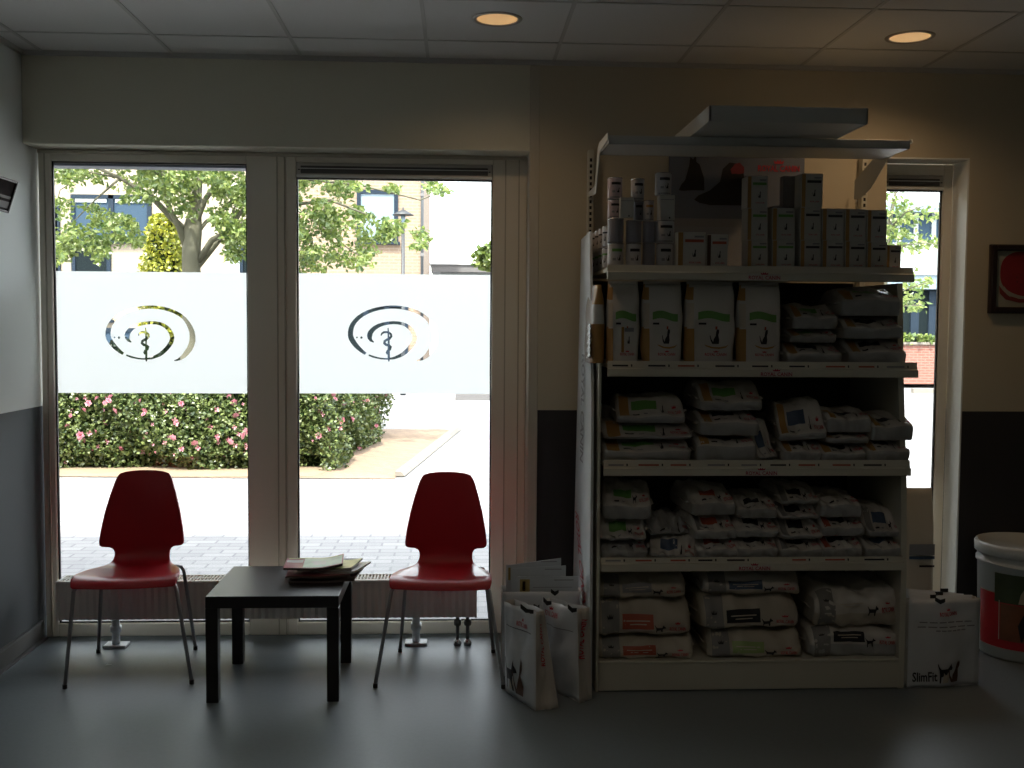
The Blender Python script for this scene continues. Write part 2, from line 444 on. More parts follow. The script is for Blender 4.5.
LOGO = [(735,657,8),(762,652,16),(790,640,28),(825,615,40),(850,585,50),(878,548,54),(895,510,56),(905,470,57),(905,430,55),(900,390,50),(885,350,45),(862,307,38),(830,265,32),(790,232,30),(740,205,30),(690,186,30),(640,172,30),(590,164,30),(540,159,30),(490,159,30),(440,163,30),(385,172,30),(330,186,31),(278,205,33),(230,230,35),(192,258,38),(160,290,40),(138,322,43),(125,355,46),(118,390,48),(118,425,49),(127,455,49),(145,485,48),(168,515,45),(195,543,40),(228,572,32),(260,594,24)]
LOGO2 = [(288,606,14),(330,622,17),(365,631,16),(400,638,15),(435,641,15),(470,642,16),(500,638,19),(530,632,24),(565,618,29),(600,602,34),(632,577,37),(660,550,38),(685,520,40),(705,490,41),(714,465,40),(716,440,40),(708,408,39),(690,375,38),(668,350,35),(640,330,32),(602,314,30),(560,306,28),(515,304,28),(470,308,29),(422,317,31),(380,332,35),(345,352,39),(320,375,43),(302,400,48),(296,425,49),(298,448,40),(310,470,26),(335,486,10)]
STAFF = [(468,352,8),(471,400,16),(474,500,18),(474,600,22),(475,640,22),(476,666,10)]
SNAKE = [(402,424,8),(412,404,14),(430,393,16),(455,392,16),(478,398,16),(495,412,17),(498,432,18),(482,452,18),(455,464,18),(436,478,19),(434,495,20),(450,510,20),(475,516,20),(493,530,19),(486,552,18),(465,566,17),(455,582,15),(462,600,10)]
def ribbon(P, ox, oy):
    # centre line and width (photo measure, 9.31 per pixel) -> closed outlines in photo pixels, piece by piece
    L_, R_ = [], []
    for i, (x, y, w) in enumerate(P):
        a = P[max(i - 1, 0)]; c = P[min(i + 1, len(P) - 1)]
        d = Vector((c[0] - a[0], c[1] - a[1])).normalized(); n = Vector((-d.y, d.x)) * w / 2
        L_.append((ox + (x + n.x) / 9.31, oy + (y + n.y) / 9.31)); R_.append((ox + (x - n.x) / 9.31, oy + (y - n.y) / 9.31))
    return L_ + R_[::-1]
YG = .030
def logo_holes(ox):
    H = [ribbon(P, ox, 290) for P in (LOGO, LOGO2, STAFF, [(x, y, w * 1.25) for x, y, w in SNAKE])]
    for cx, cy, r in ((178, 442, 8), (220, 443, 11)):
        H.append([(ox + (cx + r * math.cos(t * PI / 5)) / 9.31, 290 + (cy + r * math.sin(t * PI / 5)) / 9.31) for t in range(10)])
    out = []
    for h in H:
        q = [at(x, y, 'Y', YG - .008) for x, y in h]; q = [(p.x, p.z) for p in q]
        ar = sum(q[i - 1][0] * q[i][1] - q[i][0] * q[i - 1][1] for i in range(len(q)))
        out.append(q if ar > 0 else q[::-1])
    return out

def window(name, x0, x1, z0, z1, gx0, gx1, gz0, gz1, film=None):
    r = sroot(name)
    b = MB(); ring(b, x0, x1, z0, z1, .05, .0, .042, 'frame', wl=gx0 - x0, wr=x1 - gx1, wt=z1 - gz1, wb=gz0 - z0)
    b.obj('window_frame', r)
    b = MB(); ring(b, gx0 - .002, gx1 + .002, gz0 - .002, gz1 + .002, .009, .016, .03, 'seal', bev=0); b.obj('rubber_seal', r)
    b = MB(); b.box(gx0, gx1, YG, YG + .006, gz0, gz1, 'glass'); b.obj('glass_pane', r)
    if film:
        v, f = plate([(gx0 + .008, film[0]), (gx1 - .008, film[0]), (gx1 - .008, film[1]), (gx0 + .008, film[1])], film[2], lambda x, z: (x, YG - .003, z))
        b = MB(); b.add(v, f, 'film'); o = b.obj('frosted_film', r); o['label'] = 'white frosted film with a clear spiral and staff emblem'
    return r
w = window('window_1', XL + .010, -.865, 0, ZT - .002, -2.006, -1.055, .066, 2.374, (1.230, 1.836, logo_holes(95)))
b = MB(); b.box(-2.05, -1.02, .05, .16, 2.358, 2.44, 'blue_alu', .004); b.obj('outside_screen_box', w)
w = window('window_2', -.865, XA, 0, ZT - .002, -.811, .166, .064, 2.385, (1.232, 1.836, logo_holes(337.7)))
def cassette(x0, x1, z0, z1, w):
    b = MB(); b.box(x0, x1, -.004, .028, z0, z1, 'cassette', .004)
    b.box(x0 + .02, x1 - .02, -.008, -.002, z0 + .022, z1 - .016, 'greywall', .002)
    b.box(x0, x1, -.014, -.002, z0 + .002, z0 + .016, 'reveal', .003)
    b.box(x0 + .02, x1 - .02, -.011, -.006, z0 + .044, z0 + .048, 'reveal')
    b.box(x0 + .003, x1 - .003, .0, .028, z0 - .006, z0, 'seal')
    for x in (x0 + .012, x1 - .012): b.lathe([(0, 0), (.005, 0), (.005, .004), (0, .004)], 'seal', 10, (x, -.008, (z0 + z1) / 2))
    b.obj('ventilation_grille', w)
cassette(-.808, .163, 2.308, 2.383, w)
w = window('window_3', W3L + .001, W3R - .008, 0, ZT - .009, 2.170, 2.482, .09, 2.365)
cassette(2.173, 2.479, 2.288, 2.362, w)
# profile lines of the frames: shallow step beads
b = MB()
for x in (-2.035, -.905, -.868, .232, .300):
    b.box(x - .003, x + .003, -.006, .002, .0, ZT - .01, 'trim', .001)
b.box(XL + .01, XA, -.012, .002, ZT - .02, ZT - .004, 'trim', .002)
struct('trim_5', b)

# ------------------------------------------------------------------ downlights
for i, (x, y) in enumerate(DL):
    t = thing('ceiling_downlight', ['round recessed downlight glowing orange in the ceiling above the right red chair', 'round recessed downlight glowing warm white in the ceiling above the shelving rack'][i] if i < 2 else 'added unseen downlight in the ceiling behind the viewer, filling the room with light', 'downlight', (x, y, ZC), 0, 'round downlights in the ceiling')
    b = MB(); b.lathe([(.086, 0), (.088, -.004), (.105, -.003), (.107, .0005)], 'ring', 32); b.obj('trim_ring', t)
    b = MB(); b.lathe([(.087, -.002), (.084, .03), (.06, .075), (.0, .08)], 'reflector', 32); b.obj('reflector', t)
    b = MB(); b.lathe([(0, -.006), (.035, -.004), (.042, .004), (.04, .02), (0, .022)], 'bulb', 20, (0, 0, .036)); b.obj('bulb', t)
    L = bpy.data.lights.new('downlight_lamp', 'SPOT'); L.energy = [4, 7.5, 6, 6, 6, 5][i]; L.color = (1, .66, .36) if i < 2 else (1, .84, .66); L.spot_size = math.radians(150); L.spot_blend = .9; L.shadow_soft_size = .05
    lo = bpy.data.objects.new('downlight_lamp', L); COL.objects.link(lo); lo.parent = t; lo.location = (0, 0, .015)

# ------------------------------------------------------------------ radiator
t = thing('radiator', 'long low white convector radiator standing on feet in front of the glazing', 'radiator', (0, 0, 0))
rx0, rx1, ry0, ry1, rz0, rz1 = -1.925, .090, -.234, -.10, .150, .338
b = MB()
n = 118; pts = []
for i in range(n + 1):
    x = rx0 + (rx1 - rx0) * i / n
    pts.append((x, ry0 + (.0 if i % 2 else .007)))
vs = [(x, y, z) for x, y in pts for z in (rz0, rz1 - .01)]
b.add(vs, [(2 * i, 2 * i + 2, 2 * i + 3, 2 * i + 1) for i in range(n)], 'rad')
b.box(rx0, rx1, ry0 + .012, ry1, rz0 + .003, rz1 - .012, 'rad'); b.obj('ribbed_panel', t)
b = MB(); b.box(rx0 - .004, rx0 + .006, ry0 - .003, ry1, rz0 - .002, rz1, 'rad', .002); b.obj('end_cover', t)
b = MB(); b.box(rx1 - .006, rx1 + .004, ry0 - .003, ry1, rz0 - .002, rz1, 'rad', .002)
b.obj('end_cover', t)
b = MB(); b.box(rx0, rx1, ry0 - .003, ry0 + .014, rz1 - .012, rz1, 'rad', .002); b.box(rx0, rx1, ry1 - .014, ry1, rz1 - .012, rz1, 'rad', .002)
b.box(rx0, rx1, -.178, -.172, rz1 - .006, rz1 - .001, 'rad')
x = rx0 + .01
while x < rx1 - .01:
    b.box(x, x + .007, ry0 + .014, ry1 - .014, rz1 - .008, rz1 - .001, 'rad'); x += .0165
b.obj('top_grille', t)
for x in (-1.667, -.205):
    b = MB(); b.tube([(x, -.17, .01), (x, -.17, .165)], .019, 'white_pipe', 16)
    b.lathe([(.026, .075), (.026, .105)], 'white_pipe', 16, (x, -.17, 0), cap=True); b.box(x - .055, x + .055, -.205, -.125, 0, .014, 'white_pipe', .003); b.obj('foot', t)
for x in (.000, .050):
    b = MB(); b.tube([(x, -.19, .0), (x, -.19, .165)], .009, 'dark_pipe', 12)
    b.lathe([(.017, .10), (.019, .112), (.017, .13)], 'dark_pipe', 12, (x, -.19, 0), cap=True); b.lathe([(.019, .0), (.021, .01), (.012, .03)], 'rim', 12, (x, -.19, 0), cap=True)
    b.obj('valve_pipe', t)

# ------------------------------------------------------------------ side table and magazines
TX, TY = -1.046, -.957
t = thing('side_table', 'low square black side table between the two red chairs', 'table', (TX + .275, TY + .275, 0))
b = MB(); b.box(-.275, .275, -.275, .275, .4, .45, 'lack', .002); b.obj('tabletop', t)
for sx in (-1, 1):
    for sy in (-1, 1):
        b = MB(); b.box(min(sx * .275, sx * .225), max(sx * .275, sx * .225), min(sy * .275, sy * .225), max(sy * .275, sy * .225), 0, .4, 'lack', .002); b.obj('leg', t)
def magazine(x, y, z, w, d, rz, cover, curl, name_, th=.006, accents=()):
    t = thing('magazine', name_, 'magazine', (x, y, z), rz, 'magazines piled on the black table')
    def surf(o):
        def g(u, v): 
            a = (u - .5) * w; c = (v - .5) * d
            lift = curl * max(0, u - .55) ** 2 * 4 + .4 * curl * max(0, .25 - u) ** 2 * 6 + .0015 * math.sin(u * 9 + v * 5)
            return (a, c, o + lift)
        return g
    b = MB(); pg = 'pagesdark' if cover in ('mag_d', 'mag_a') else 'pages'; b.grid(surf(.0), 14, 6, pg); b.grid(surf(th), 14, 6, pg)
    n0, n1 = 15 * 7, 0
    for i in range(14):
        for j in (0, 6):
            q = [i * 7 + j, (i + 1) * 7 + j, n0 + (i + 1) * 7 + j, n0 + i * 7 + j]; b.f.append(tuple(q)); b.m.append(0); b.sm.append(False)
    for j in range(6):
        for i in (0, 14):
            q = [i * 7 + j, i * 7 + j + 1, n0 + i * 7 + j + 1, n0 + i * 7 + j]; b.f.append(tuple(q)); b.m.append(0); b.sm.append(False)
    b.obj('page_block', t)
    b = MB(); b.grid(surf(th + .0012), 14, 6, cover)
    fn = surf(th + .0022)
    for (u0, u1, v0, v1, k) in accents: b.grid(lambda u, v: fn(u0 + (u1 - u0) * u, v0 + (v1 - v0) * v), 8, 4, k)
    b.obj('cover', t)
mx, my = -.605, -.63
P = [(.00, .00, .285, .21, .10, 'mag_d', .002, 'dark magazine at the very bottom of the pile on the black table', ()),
     (.03, .01, .27, .20, -.12, 'mag_d', .004, 'dark magazine second from the bottom of the pile', ()),
     (-.01, -.01, .28, .21, .05, 'mag_a', .003, 'reddish magazine in the middle of the pile on the black table', ()),
     (.05, .02, .27, .20, -.30, 'mag_e', .010, 'pale grey magazine sticking out to the right of the pile', ()),
     (.055, .015, .20, .19, -.18, 'mag_c', .012, 'yellow-green magazine under the mint one on the right of the pile', ()),
     (-.035, -.005, .255, .20, .08, 'mag_a', .020, 'top magazine of the pile with red title strip and mint green picture', ((.32, .98, .04, .9, 'mag_b'), (.02, .3, .55, .8, 'mag_e'), (.45, .7, .2, .6, 'mag_e'), (.04, .9, .9, .98, 'mag_c')))]
z = .451
for (dx, dy, w_, d_, rz, cv, cu, nm, ac) in P:
    magazine(mx + dx, my + dy, z, w_, d_, rz, cv, cu, nm, .0085, ac); z += .0112
t = thing('notebook', 'small black notebook poking out behind the magazine pile', 'notebook', (-.525, -.46, .451))
b = MB(); b.box(-.07, .07, -.05, .05, .0, .035, 'black', .003); b.obj('cover', t)
b = MB(); b.box(-.066, .066, -.052, -.049, .006, .028, 'pages'); b.obj('page_block', t)

# ------------------------------------------------------------------ chairs
def chair(loc, rz, label, fx=0, fw=.265):
    t = thing('chair', label, 'chair', loc, rz, 'red waiting chairs by the window')
    def wid(s):
        K = [(0, .210), (.012, .219), (.05, .225), (.12, .221), (.22, .200), (.32, .162), (.37, .138), (.40, .129), (.43, .124), (.456, .126), (.470, .133), (.479, .148), (.484, .180), (.492, .1905), (.51, .192), (.57, .1855), (.66, .170), (.74, .151), (.80, .134), (.836, .122), (.852, .112), (.862, .085), (.866, .05)]
        for (a, p), (c, q) in zip(K, K[1:]):
            if a <= s <= c: return p + (q - p) * (s - a) / (c - a)
        return K[-1][1]
    def path(s):   # side profile
        K = [(0, -.236, .418), (.012, -.238, .430), (.03, -.226, .447), (.055, -.195, .456), (.2, -.040, .450), (.33, .085, .444), (.38, .134, .450), (.42, .163, .472), (.46, .178, .508), (.52, .186, .567), (.66, .206, .695), (.78, .230, .806), (.866, .252, .884)]
        for (a, p, r), (c, q, u) in zip(K, K[1:]):
            if a <= s <= c:
                k = (s - a) / (c - a); return p + (q - p) * k, r + (u - r) * k
        return K[-1][1:]
    ss = [0, .004, .012, .03, .05, .08, .12, .17, .22, .27, .32, .345, .37, .39, .41, .425, .44, .448, .456, .463, .470, .475, .479, .482, .484, .487, .492, .50, .51, .54, .57, .62, .66, .70, .74, .77, .80, .82, .836, .845, .852, .858, .862, .866]
    def pos(s):
        a = [path(max(0, s - .02)), path(s), path(min(.866, s + .02))]
        return sum(p[0] for p in a) / 3, sum(p[1] for p in a) / 3
    nx = 16; b = MB(); vs = []
    for s in ss:
        w_ = wid(s); y, z = pos(s); back = min(1, max(0, (s - .40) / .1))
        for i in range(nx + 1):
            x = w_ * (2 * i / nx - 1)
            top = 1 - (abs(x) / .14) ** 2 * .018 if s > .83 else 1
            vs.append((x, y - back * .9 * x * x + (1 - back) * 0, z * 1.0 + (1 - back) * .25 * x * x * (1 if s > .05 else .6) - (0 if s < .83 else .35 * x * x)))
    b.add(vs, [(i * (nx + 1) + j, i * (nx + 1) + j + 1, (i + 1) * (nx + 1) + j + 1, (i + 1) * (nx + 1) + j) for i in range(len(ss) - 1) for j in range(nx)], 'red', True)
    o = b.obj('seat_shell', t)
    q = o.modifiers.new('thickness', 'SOLIDIFY'); q.thickness = .013; q.offset = 0
    q = o.modifiers.new('edge', 'BEVEL'); q.width = .003; q.segments = 2
    for sx in (-1, 1):
        b = MB(); b.tube([(sx * .12, -.10, .430), (sx * .19, -.165, .432), (sx * .206, -.182, .428), (sx * .216, -.194, .410), (sx * fw + fx, -.250, .014)], .0085, 'steel'); l = b.obj('leg', t)
        b = MB(); b.lathe([(.010, 0), (.0105, .018)], 'cap', 12, (sx * (fw + .0005) + fx, -.2505, 0), cap=True); b.obj('foot_cap', l)
        b = MB(); b.tube([(sx * .10, .11, .430), (sx * .155, .142, .436), (sx * .176, .160, .430), (sx * .187, .172, .405), (sx * .225, .245, .014)], .0085, 'steel'); l = b.obj('leg', t)
        b = MB(); b.lathe([(.010, 0), (.0105, .018)], 'cap', 12, (sx * .2255, .2455, 0), cap=True); b.obj('foot_cap', l)
    b = MB(); b.tube([(-.12, -.10, .434), (.12, -.10, .434)], .008, 'steel'); b.tube([(-.10, .11, .430), (.10, .11, .430)], .008, 'steel')
    for sx in (-1, 1): b.tube([(sx * .12, -.10, .434), (sx * .10, .11, .430)], .008, 'steel')
    b.obj('under_frame', t)
    return t
chair((-1.474, -.490, 0), math.radians(5), 'red bentwood chair with grey steel legs, standing left of the black table', .022)
chair((-.065, -.552, 0), math.radians(-3), 'red bentwood chair with grey steel legs, standing right of the black table', 0, .279)

b = MB(); b.add([(0, 0, .001), (.022, .004, .003), (.026, .018, .001), (.006, .014, .004)], [(0, 1, 2, 3)], 'sheet'); o = b.obj('paper_scrap', solid=.001)
p = at(105, 666, 'Z', 0); o.location = (p.x, p.y, .001); tag(o, 'tiny white paper scrap lying on the floor under the left red chair', 'paper scrap')

# =================================================================== SHELVING RACK
RX0, RX1, RF, RB = .611, 1.935, -.873, -.215
rack = thing('display_rack', 'tall cream metal shop rack with five loaded shelves against the wall between the windows', 'shelf rack', (0, 0, 0))
b = MB(); b.box(RX0, RX1, RF, RF + .012, .004, .122, 'rack', .002); b.box(RX0, RX1, RF - .004, RB, .122, .134, 'rack', .003)
b.box(RX0 + .01, RX1 - .01, RF + .015, RB, .004, .12, 'rackdark'); b.obj('base_deck', rack)
def rail(b, x0, x1, z0, z1):
    b.add([(x, y, z) for x in (x0, x1) for y, z in ((RF + .012, z1), (RF + .004, z1), (RF - .002, z0 + .036), (RF - .012, z0 + .032), (RF - .014, z0 + .002), (RF - .006, z0), (RF + .012, z0))],
          [(i, (i + 1) % 7, 7 + (i + 1) % 7, 7 + i) for i in range(7)] + [tuple(range(7))[::-1], tuple(range(7, 14))], 'rack')
SHZ = []
rng = random.Random(4)
for i, (x0, x1, z0, z1, lx) in enumerate([(.627, 1.950, 1.779, 1.842, 763), (.634, 1.980, 1.368, 1.434, 777), (.622, 1.960, .942, 1.009, 764), (.614, 1.945, .528, .585, 759)]):
    s = MB(); s.box(x0, x1, RF + .012, RB, z1 - .030, z1 - .012, 'rack', .002); so = s.obj('shelf', rack)
    s = MB(); rail(s, x0, x1, z0, z1); ro = s.obj('price_rail', so)
    xc = at(lx, 300, 'Y', RF).x
    fn = lambda a, b_: (a, RF - .0150 + (b_ - z0) * .02, b_)
    p = Print(fn)
    p.rect(xc - .07, xc + .07, z0 + .003, z0 + .030, 'carton', 1, 1)
    p.fn = lambda a, b_: (a, RF - .0160 + (b_ - z0) * .02, b_)
    p.brand(xc - .068, z0 + .005, .136, 'redrail', .0165); p.obj('brand_label', so)
    if i:
        p.fn = lambda a, b_: (a, RF - .0125 + (b_ - z0 - .036) * .25, b_)
        xx = x0 + .02
        while xx < x1 - .12:
            w_ = rng.uniform(.06, .09)
            if abs(xx - xc) > .02:
                p = Print(None); p.fn = lambda a, b_: (a, RF - .0035 + (b_ - z0 - .036) * .2, b_)
                p.rect(xx, xx + w_, z0 + .043, z0 + .050, rng.choice(['ink', 'ink', 'redband', 'greyink']), 1, 1)
                p.rect(xx + w_ + .012, xx + w_ + .018, z0 + .042, z0 + .052, 'ink', 1, 1); p.obj('price_label', so)
            xx += w_ + rng.uniform(.05, .10)
    SHZ.append(z1 - .012)
Z1, Z2, Z3, Z4 = SHZ; Z5 = .134
b = MB(); b.box(RX0 + .01, RX1 + .005, RB, RB + .012, .06, 1.80, 'rackdark'); b.obj('back_panel', rack)
for x in (.620, .650 + 1.318):
    b = MB(); b.box(x, x + .028, RB - .012, RB + .04, .0, 2.43, 'rack', .002)
    z = 1.86
    while z < 2.40:
        b.box(x + .008, x + .019, RB - .0128, RB - .011, z, z + .016, 'slot'); z += .0285
    b.obj('slotted_upright', rack)
def endpanel(x0, x1, prof):
    b = MB(); n = len(prof)
    b.add([(x, y, z) for x in (x0, x1) for y, z in prof], [(i, (i + 1) % n, n + (i + 1) % n, n + i)[::-1] for i in range(n)] + [tuple(range(n)), tuple(range(n, 2 * n))[::-1]], 'rack')
    return b.obj('end_panel', rack)
endpanel(RX1 + .001, RX1 + .026, [(RB + .01, 0), (RF + .004, 0), (RF + .004, .5), (RF + .03, .9), (RF + .09, 1.36), (RF + .13, 1.78), (RB + .01, 1.78)])
endpanel(RX0 - .012, RX0 - .001, [(RB + .01, 0), (RF + .004, 0), (RF + .004, .5), (RF + .02, 1.0), (RF + .02, 1.42), (RB + .01, 1.42)])
# canopy
b = MB(); b.box(.627, 1.92, RF, -.585, 2.347, 2.350, 'rackgrey'); b.box(.627, 1.92, RF, RF + .010, 2.347, 2.383, 'rackgrey', .001)
b.box(.627, 1.92, -.595, -.585, 2.347, 2.383, 'rackgrey', .001); b.box(.627, .632, RF, -.585, 2.347, 2.383, 'rackgrey'); b.box(1.915, 1.92, RF, -.585, 2.347, 2.383, 'rackgrey'); b.obj('canopy_shelf', rack)
for x in (.622, 1.930):
    b = MB(); pr = [(RB - .01, 2.30), (-.50, 2.385), (RF + .01, 2.39), (RF + .0, 2.375), (-.62, 2.345), (-.42, 2.235), (-.30, 2.205), (RB - .01, 2.21)]
    if x < 1: pr = [(RB - .01, 2.225), (-.46, 2.225), (-.56, 2.385), (-.60, 2.40), (RF, 2.395), (RF, 2.365), (-.62, 2.355), (-.50, 2.19), (-.44, 2.19), (RB - .01, 2.205)]
    n = len(pr); b.add([(xx, y, z) for xx in (x, x + .004) for y, z in pr], [(i, (i + 1) % n, n + (i + 1) % n, n + i) for i in range(n)] + [tuple(range(n)), tuple(range(n, 2 * n))[::-1]], 'rackgrey'); b.obj('canopy_bracket', rack)

t = thing('shelf_tray', 'flat pale grey tray lying on top of the rack and overhanging its front', 'tray', (1.29, -.80, 2.384))
b = MB(); b.box(-.317, .317, -.40, -.388, 0, .062, 'rackgrey', .002); b.box(-.317, -.306, -.40, .45, 0, .062, 'rackgrey', .002); b.box(.306, .317, -.40, .45, 0, .062, 'rackgrey', .002); b.box(-.317, .317, .44, .45, 0, .062, 'rackgrey', .002); b.obj('rim', t)
b = MB(); b.box(-.316, .316, -.399, .449, .002, .008, 'rackgrey'); b.obj('panel', t)

# poster board in the top bay
t = thing('poster', 'grey poster of a cat and a dog standing behind the cartons on the top shelf', 'poster', (1.012, -.235, Z1 + .002))
b = MB(); b.box(0, .665, 0, .012, 0, .60, 'pic', .001); b.obj('board', t)
p = Print(lambda a, c: (a, -.001, c)); p.rect(.0, .665, .0, .235, 'cartongrey', 1, 1); p.rect(.0, .665, .235, .275, 'greyink', 1, 1)
p.fn = lambda a, c: (a, -.002, c)
p.poly([(-.05, 0), (.1, -.02), (.5, 0), (.95, 0), (.93, .35), (.75, .75), (.62, .82), (.6, 1.05), (.5, .9), (.38, .96), (.34, .7), (.2, .3), (.05, .16)], .055, .41, .125, .165, 'picblack')
p.poly([(0, .12), (.08, .22), (.3, .34), (.5, .55), (.55, .85), (.68, 1), (.85, .98), (.95, .85), (1, .4), (1, 0), (.3, 0), (.1, .05)], .125, .34, .25, .205, 'picblack')
p.fn = lambda a, c: (a, -.003, c)
p.poly([(.1, 0), (.3, .05), (.55, 0), (.9, .1), (.9, .6), (.6, 1), (.3, .9), (.0, .4)], .30, .49, .075, .055, 'picred')
p.brand(.435, .505, .205, 'redink', .030); p.obj('printed_picture', t)
t = thing('display_board', 'narrow white board with vertical red lettering leaning on the left end of the rack', 'board', (0, 0, 0))
b = MB(); pr = [(RF + .012, 0.002), (RF + .05, 1.2), (RF + .22, 2.0), (RB + .0, 2.0), (RB + .01, .002)]
lean = lambda y, z: .571 + (RF - y) * (.008 - .019 * z)
n = len(pr); b.add([(lean(y, z) + dx, y, z) for dx in (0, .012) for y, z in pr], [(i, (i + 1) % n, n + (i + 1) % n, n + i) for i in range(n)] + [tuple(range(n))[::-1], tuple(range(n, 2 * n))], 'board'); b.obj('board', t)
P, T, hh = text2d('ROYAL CANIN')
p = Print(lambda a, c: (lean(a, c) - .0015, a, c))
for t0, (yy, zz, ln, hgt, k) in {'ROYAL CANIN': (-.24, .68, .36, .15, 'redink')}.items():
    p.add([p.fn(yy - x_ * .36 - y_ / hh * hgt, zz - x_ * ln) for x_, y_ in P], T, k); p.obj('printed_lettering', t); p = Print(p.fn)
p.add([p.fn(-.40 - y_ * 1.2, 1.45 - x_ * .5) for x_, y_ in text2d('ROYAL CANIN')[0]], text2d('ROYAL CANIN')[1], 'greyink')
p.obj('printed_lettering', t)

# ------------------------------------------------------------------ bags lying on the shelves
def catmull(K, t):
    n = len(K) - 1; x = min(max(t, 0), n - 1e-6); i = int(x); f = x - i
    p0, p1, p2, p3 = K[max(i - 1, 0)], K[i], K[i + 1], K[min(i + 2, n)]
    return [.5 * (2 * p1[a] + (p2[a] - p0[a]) * f + (2 * p0[a] - 5 * p1[a] + 4 * p2[a] - p3[a]) * f * f + (3 * p1[a] - p0[a] - 3 * p2[a] + p3[a]) * f ** 3) for a in (0, 1)]
def lying_bag(x0, x1, z0, h, yf, depth, label, group, band=None, corner='orange', side='bagside', face='bag', gus=.46, rz=0, roll=0, animal='cat', big=False, seed=0, wr=1.0, name='food_bag'):
    w = x1 - x0
    t = thing(name, label, 'bag', ((x0 + x1) / 2, yf, z0), rz, group)
    if roll: t.rotation_euler = (0, roll, rz)
    d = depth
    if big:
        K = [(.5 * d, 0), (.05, 0), (.006, .06 * h), (-.004, gus * h), (.004, (gus + .30) * h), (.05 * d + .02, .88 * h), (.22 * d, .985 * h), (.5 * d, h), (.85 * d, .93 * h), (d, .5 * h), (.93 * d, .05 * h), (.5 * d, 0)]
    else:
        K = [(.5 * d, 0), (.03, 0), (.004, .06 * h), (-.003, gus * h), (.022 + .06 * d, (gus + .22) * h), (.05 + .10 * d, .86 * h), (.32 * d + .03, .985 * h), (.6 * d, h), (.85 * d, .93 * h), (d, .5 * h), (.93 * d, .05 * h), (.5 * d, 0)]
    sd = seed * 3.7
    def P(u, q, off=0):
        y, z = catmull(K, q); y2, z2 = catmull(K, q + .05); y1, z1 = catmull(K, q - .05)
        e = min(u, 1 - u); k = min(1, e / .06); ef = .70 + .30 * math.sin(k * PI / 2)
        zc = h * .42
        ny, nz = -(z2 - z1), (y2 - y1); L = math.hypot(ny, nz) or 1; ny /= L; nz /= L
        ny, nz = -abs(ny) if 2 < q < 6.5 else ny, abs(nz) if 3 < q < 9 else nz
        wob = wr * (.005 * (noise.noise(Vector((u * 15 + sd, q * 2.2, sd + 4)))) + .0035 * math.sin(u * 11 + q * 2.1 + sd) + .0025 * math.sin(u * 23 + sd * 2 + q) + .006 * (noise.noise(Vector((u * 5 + sd, q * .8, sd))))) * (1 if q > 1.5 else 0)
        z = zc + (z - zc) * ef if z > zc else z + (zc - z) * (1 - ef) * .4
        y = y + (1 - ef) * .25 * d * (1 if y < d / 2 else -1) * .5
        sag = -.05 * h * math.sin(u * PI * 2 + sd) * (z / h)
        return ((u - .5) * w, y + ny * (off) + wob * ny * .8, max(.0, z + sag + wob * nz * .8 + nz * off))
    b = MB(); nu, nq = 34, 55
    vs = [P(i / nu, 11 * j / nq) for i in range(nu + 1) for j in range(nq)]
    b.v = vs
    ks, kf = b.mi(side), b.mi(face)
    for i in range(nu):
        for j in range(nq):
            b.f.append((i * nq + j, i * nq + (j + 1) % nq, (i + 1) * nq + (j + 1) % nq, (i + 1) * nq + j)[::-1])
            q = 11 * (j + .5) / nq; b.m.append(kf if 3 < q < 9 else ks); b.sm.append(True)
    b.f.append(tuple(range(nq))); b.m.append(kf); b.sm.append(False)
    b.f.append(tuple(nu * nq + j for j in range(nq))[::-1]); b.m.append(kf); b.sm.append(False)
    b.obj('pouch', t)
    for u, sg in ((0, -1), (1, 1)):
        s = MB()
        s.grid(lambda a, c, u=u, sg=sg: ((u - .5) * w + sg * (.001 + .012 * c), .12 * d + a * .76 * d, h * .42 + .004 * math.sin(a * 14 + sd) + .006 * c), 8, 2, face)
        s.obj('end_seal', t, solid=.003)
    hq = 2.0
    p = Print(lambda a, c: P(min(.985, max(.015, a / w)), 3.02 + hq * c, .0022))
    if big:
        p.rect(.045 * w, .23 * w, -.9 if gus > .3 else -.5, 1.1, 'bagpanel', 5, 8)
        if band: p.rect(.26 * w, .60 * w, .10, .62, band, 8, 4)
        p.fn = lambda a, c: P(min(.985, max(.015, a / w)), 3.02 + hq * c, .0034)
        p.poly(DOG, .62 * w, -.12, .10 * w, .42, 'ink'); p.text('ROYAL CANIN', .77 * w, .0, .17 * w, 'redink', .22); p.poly(CROWN, .83 * w, .33, .05 * w, .10, 'redink')
        p.rect(.30 * w, .56 * w, .40, .44, 'cream', 6, 1); p.rect(.34 * w, .52 * w, .28, .32, 'cream', 6, 1); p.poly(CROWN, .11 * w, .5, .05 * w, .14, 'ink')
    else:
        if corner: p.rect(.05 * w, .19 * w, .05, 1.25, corner, 4, 6)
        if band: p.rect(.23 * w, .60 * w, .50, .88, band, 7, 4)
        p.rect(.24 * w, .34 * w, .18, .27, 'ink', 2, 1); p.rect(.40 * w, .46 * w, .20, .27, 'greyink', 2, 1)
        p.fn = lambda a, c: P(min(.985, max(.015, a / w)), 3.02 + hq * c, .0034)
        (p.poly(CAT, .66 * w, .18, .045 * w, .55, 'ink') if animal == 'cat' else p.poly(DOG, .63 * w, .2, .08 * w, .45, 'ink'))
        p.text('ROYAL CANIN', .76 * w, .22, .19 * w, 'redink', .2); p.poly(CROWN, .83 * w, .55, .05 * w, .14, 'redink')
    p.obj('printed_label', t)
    return t

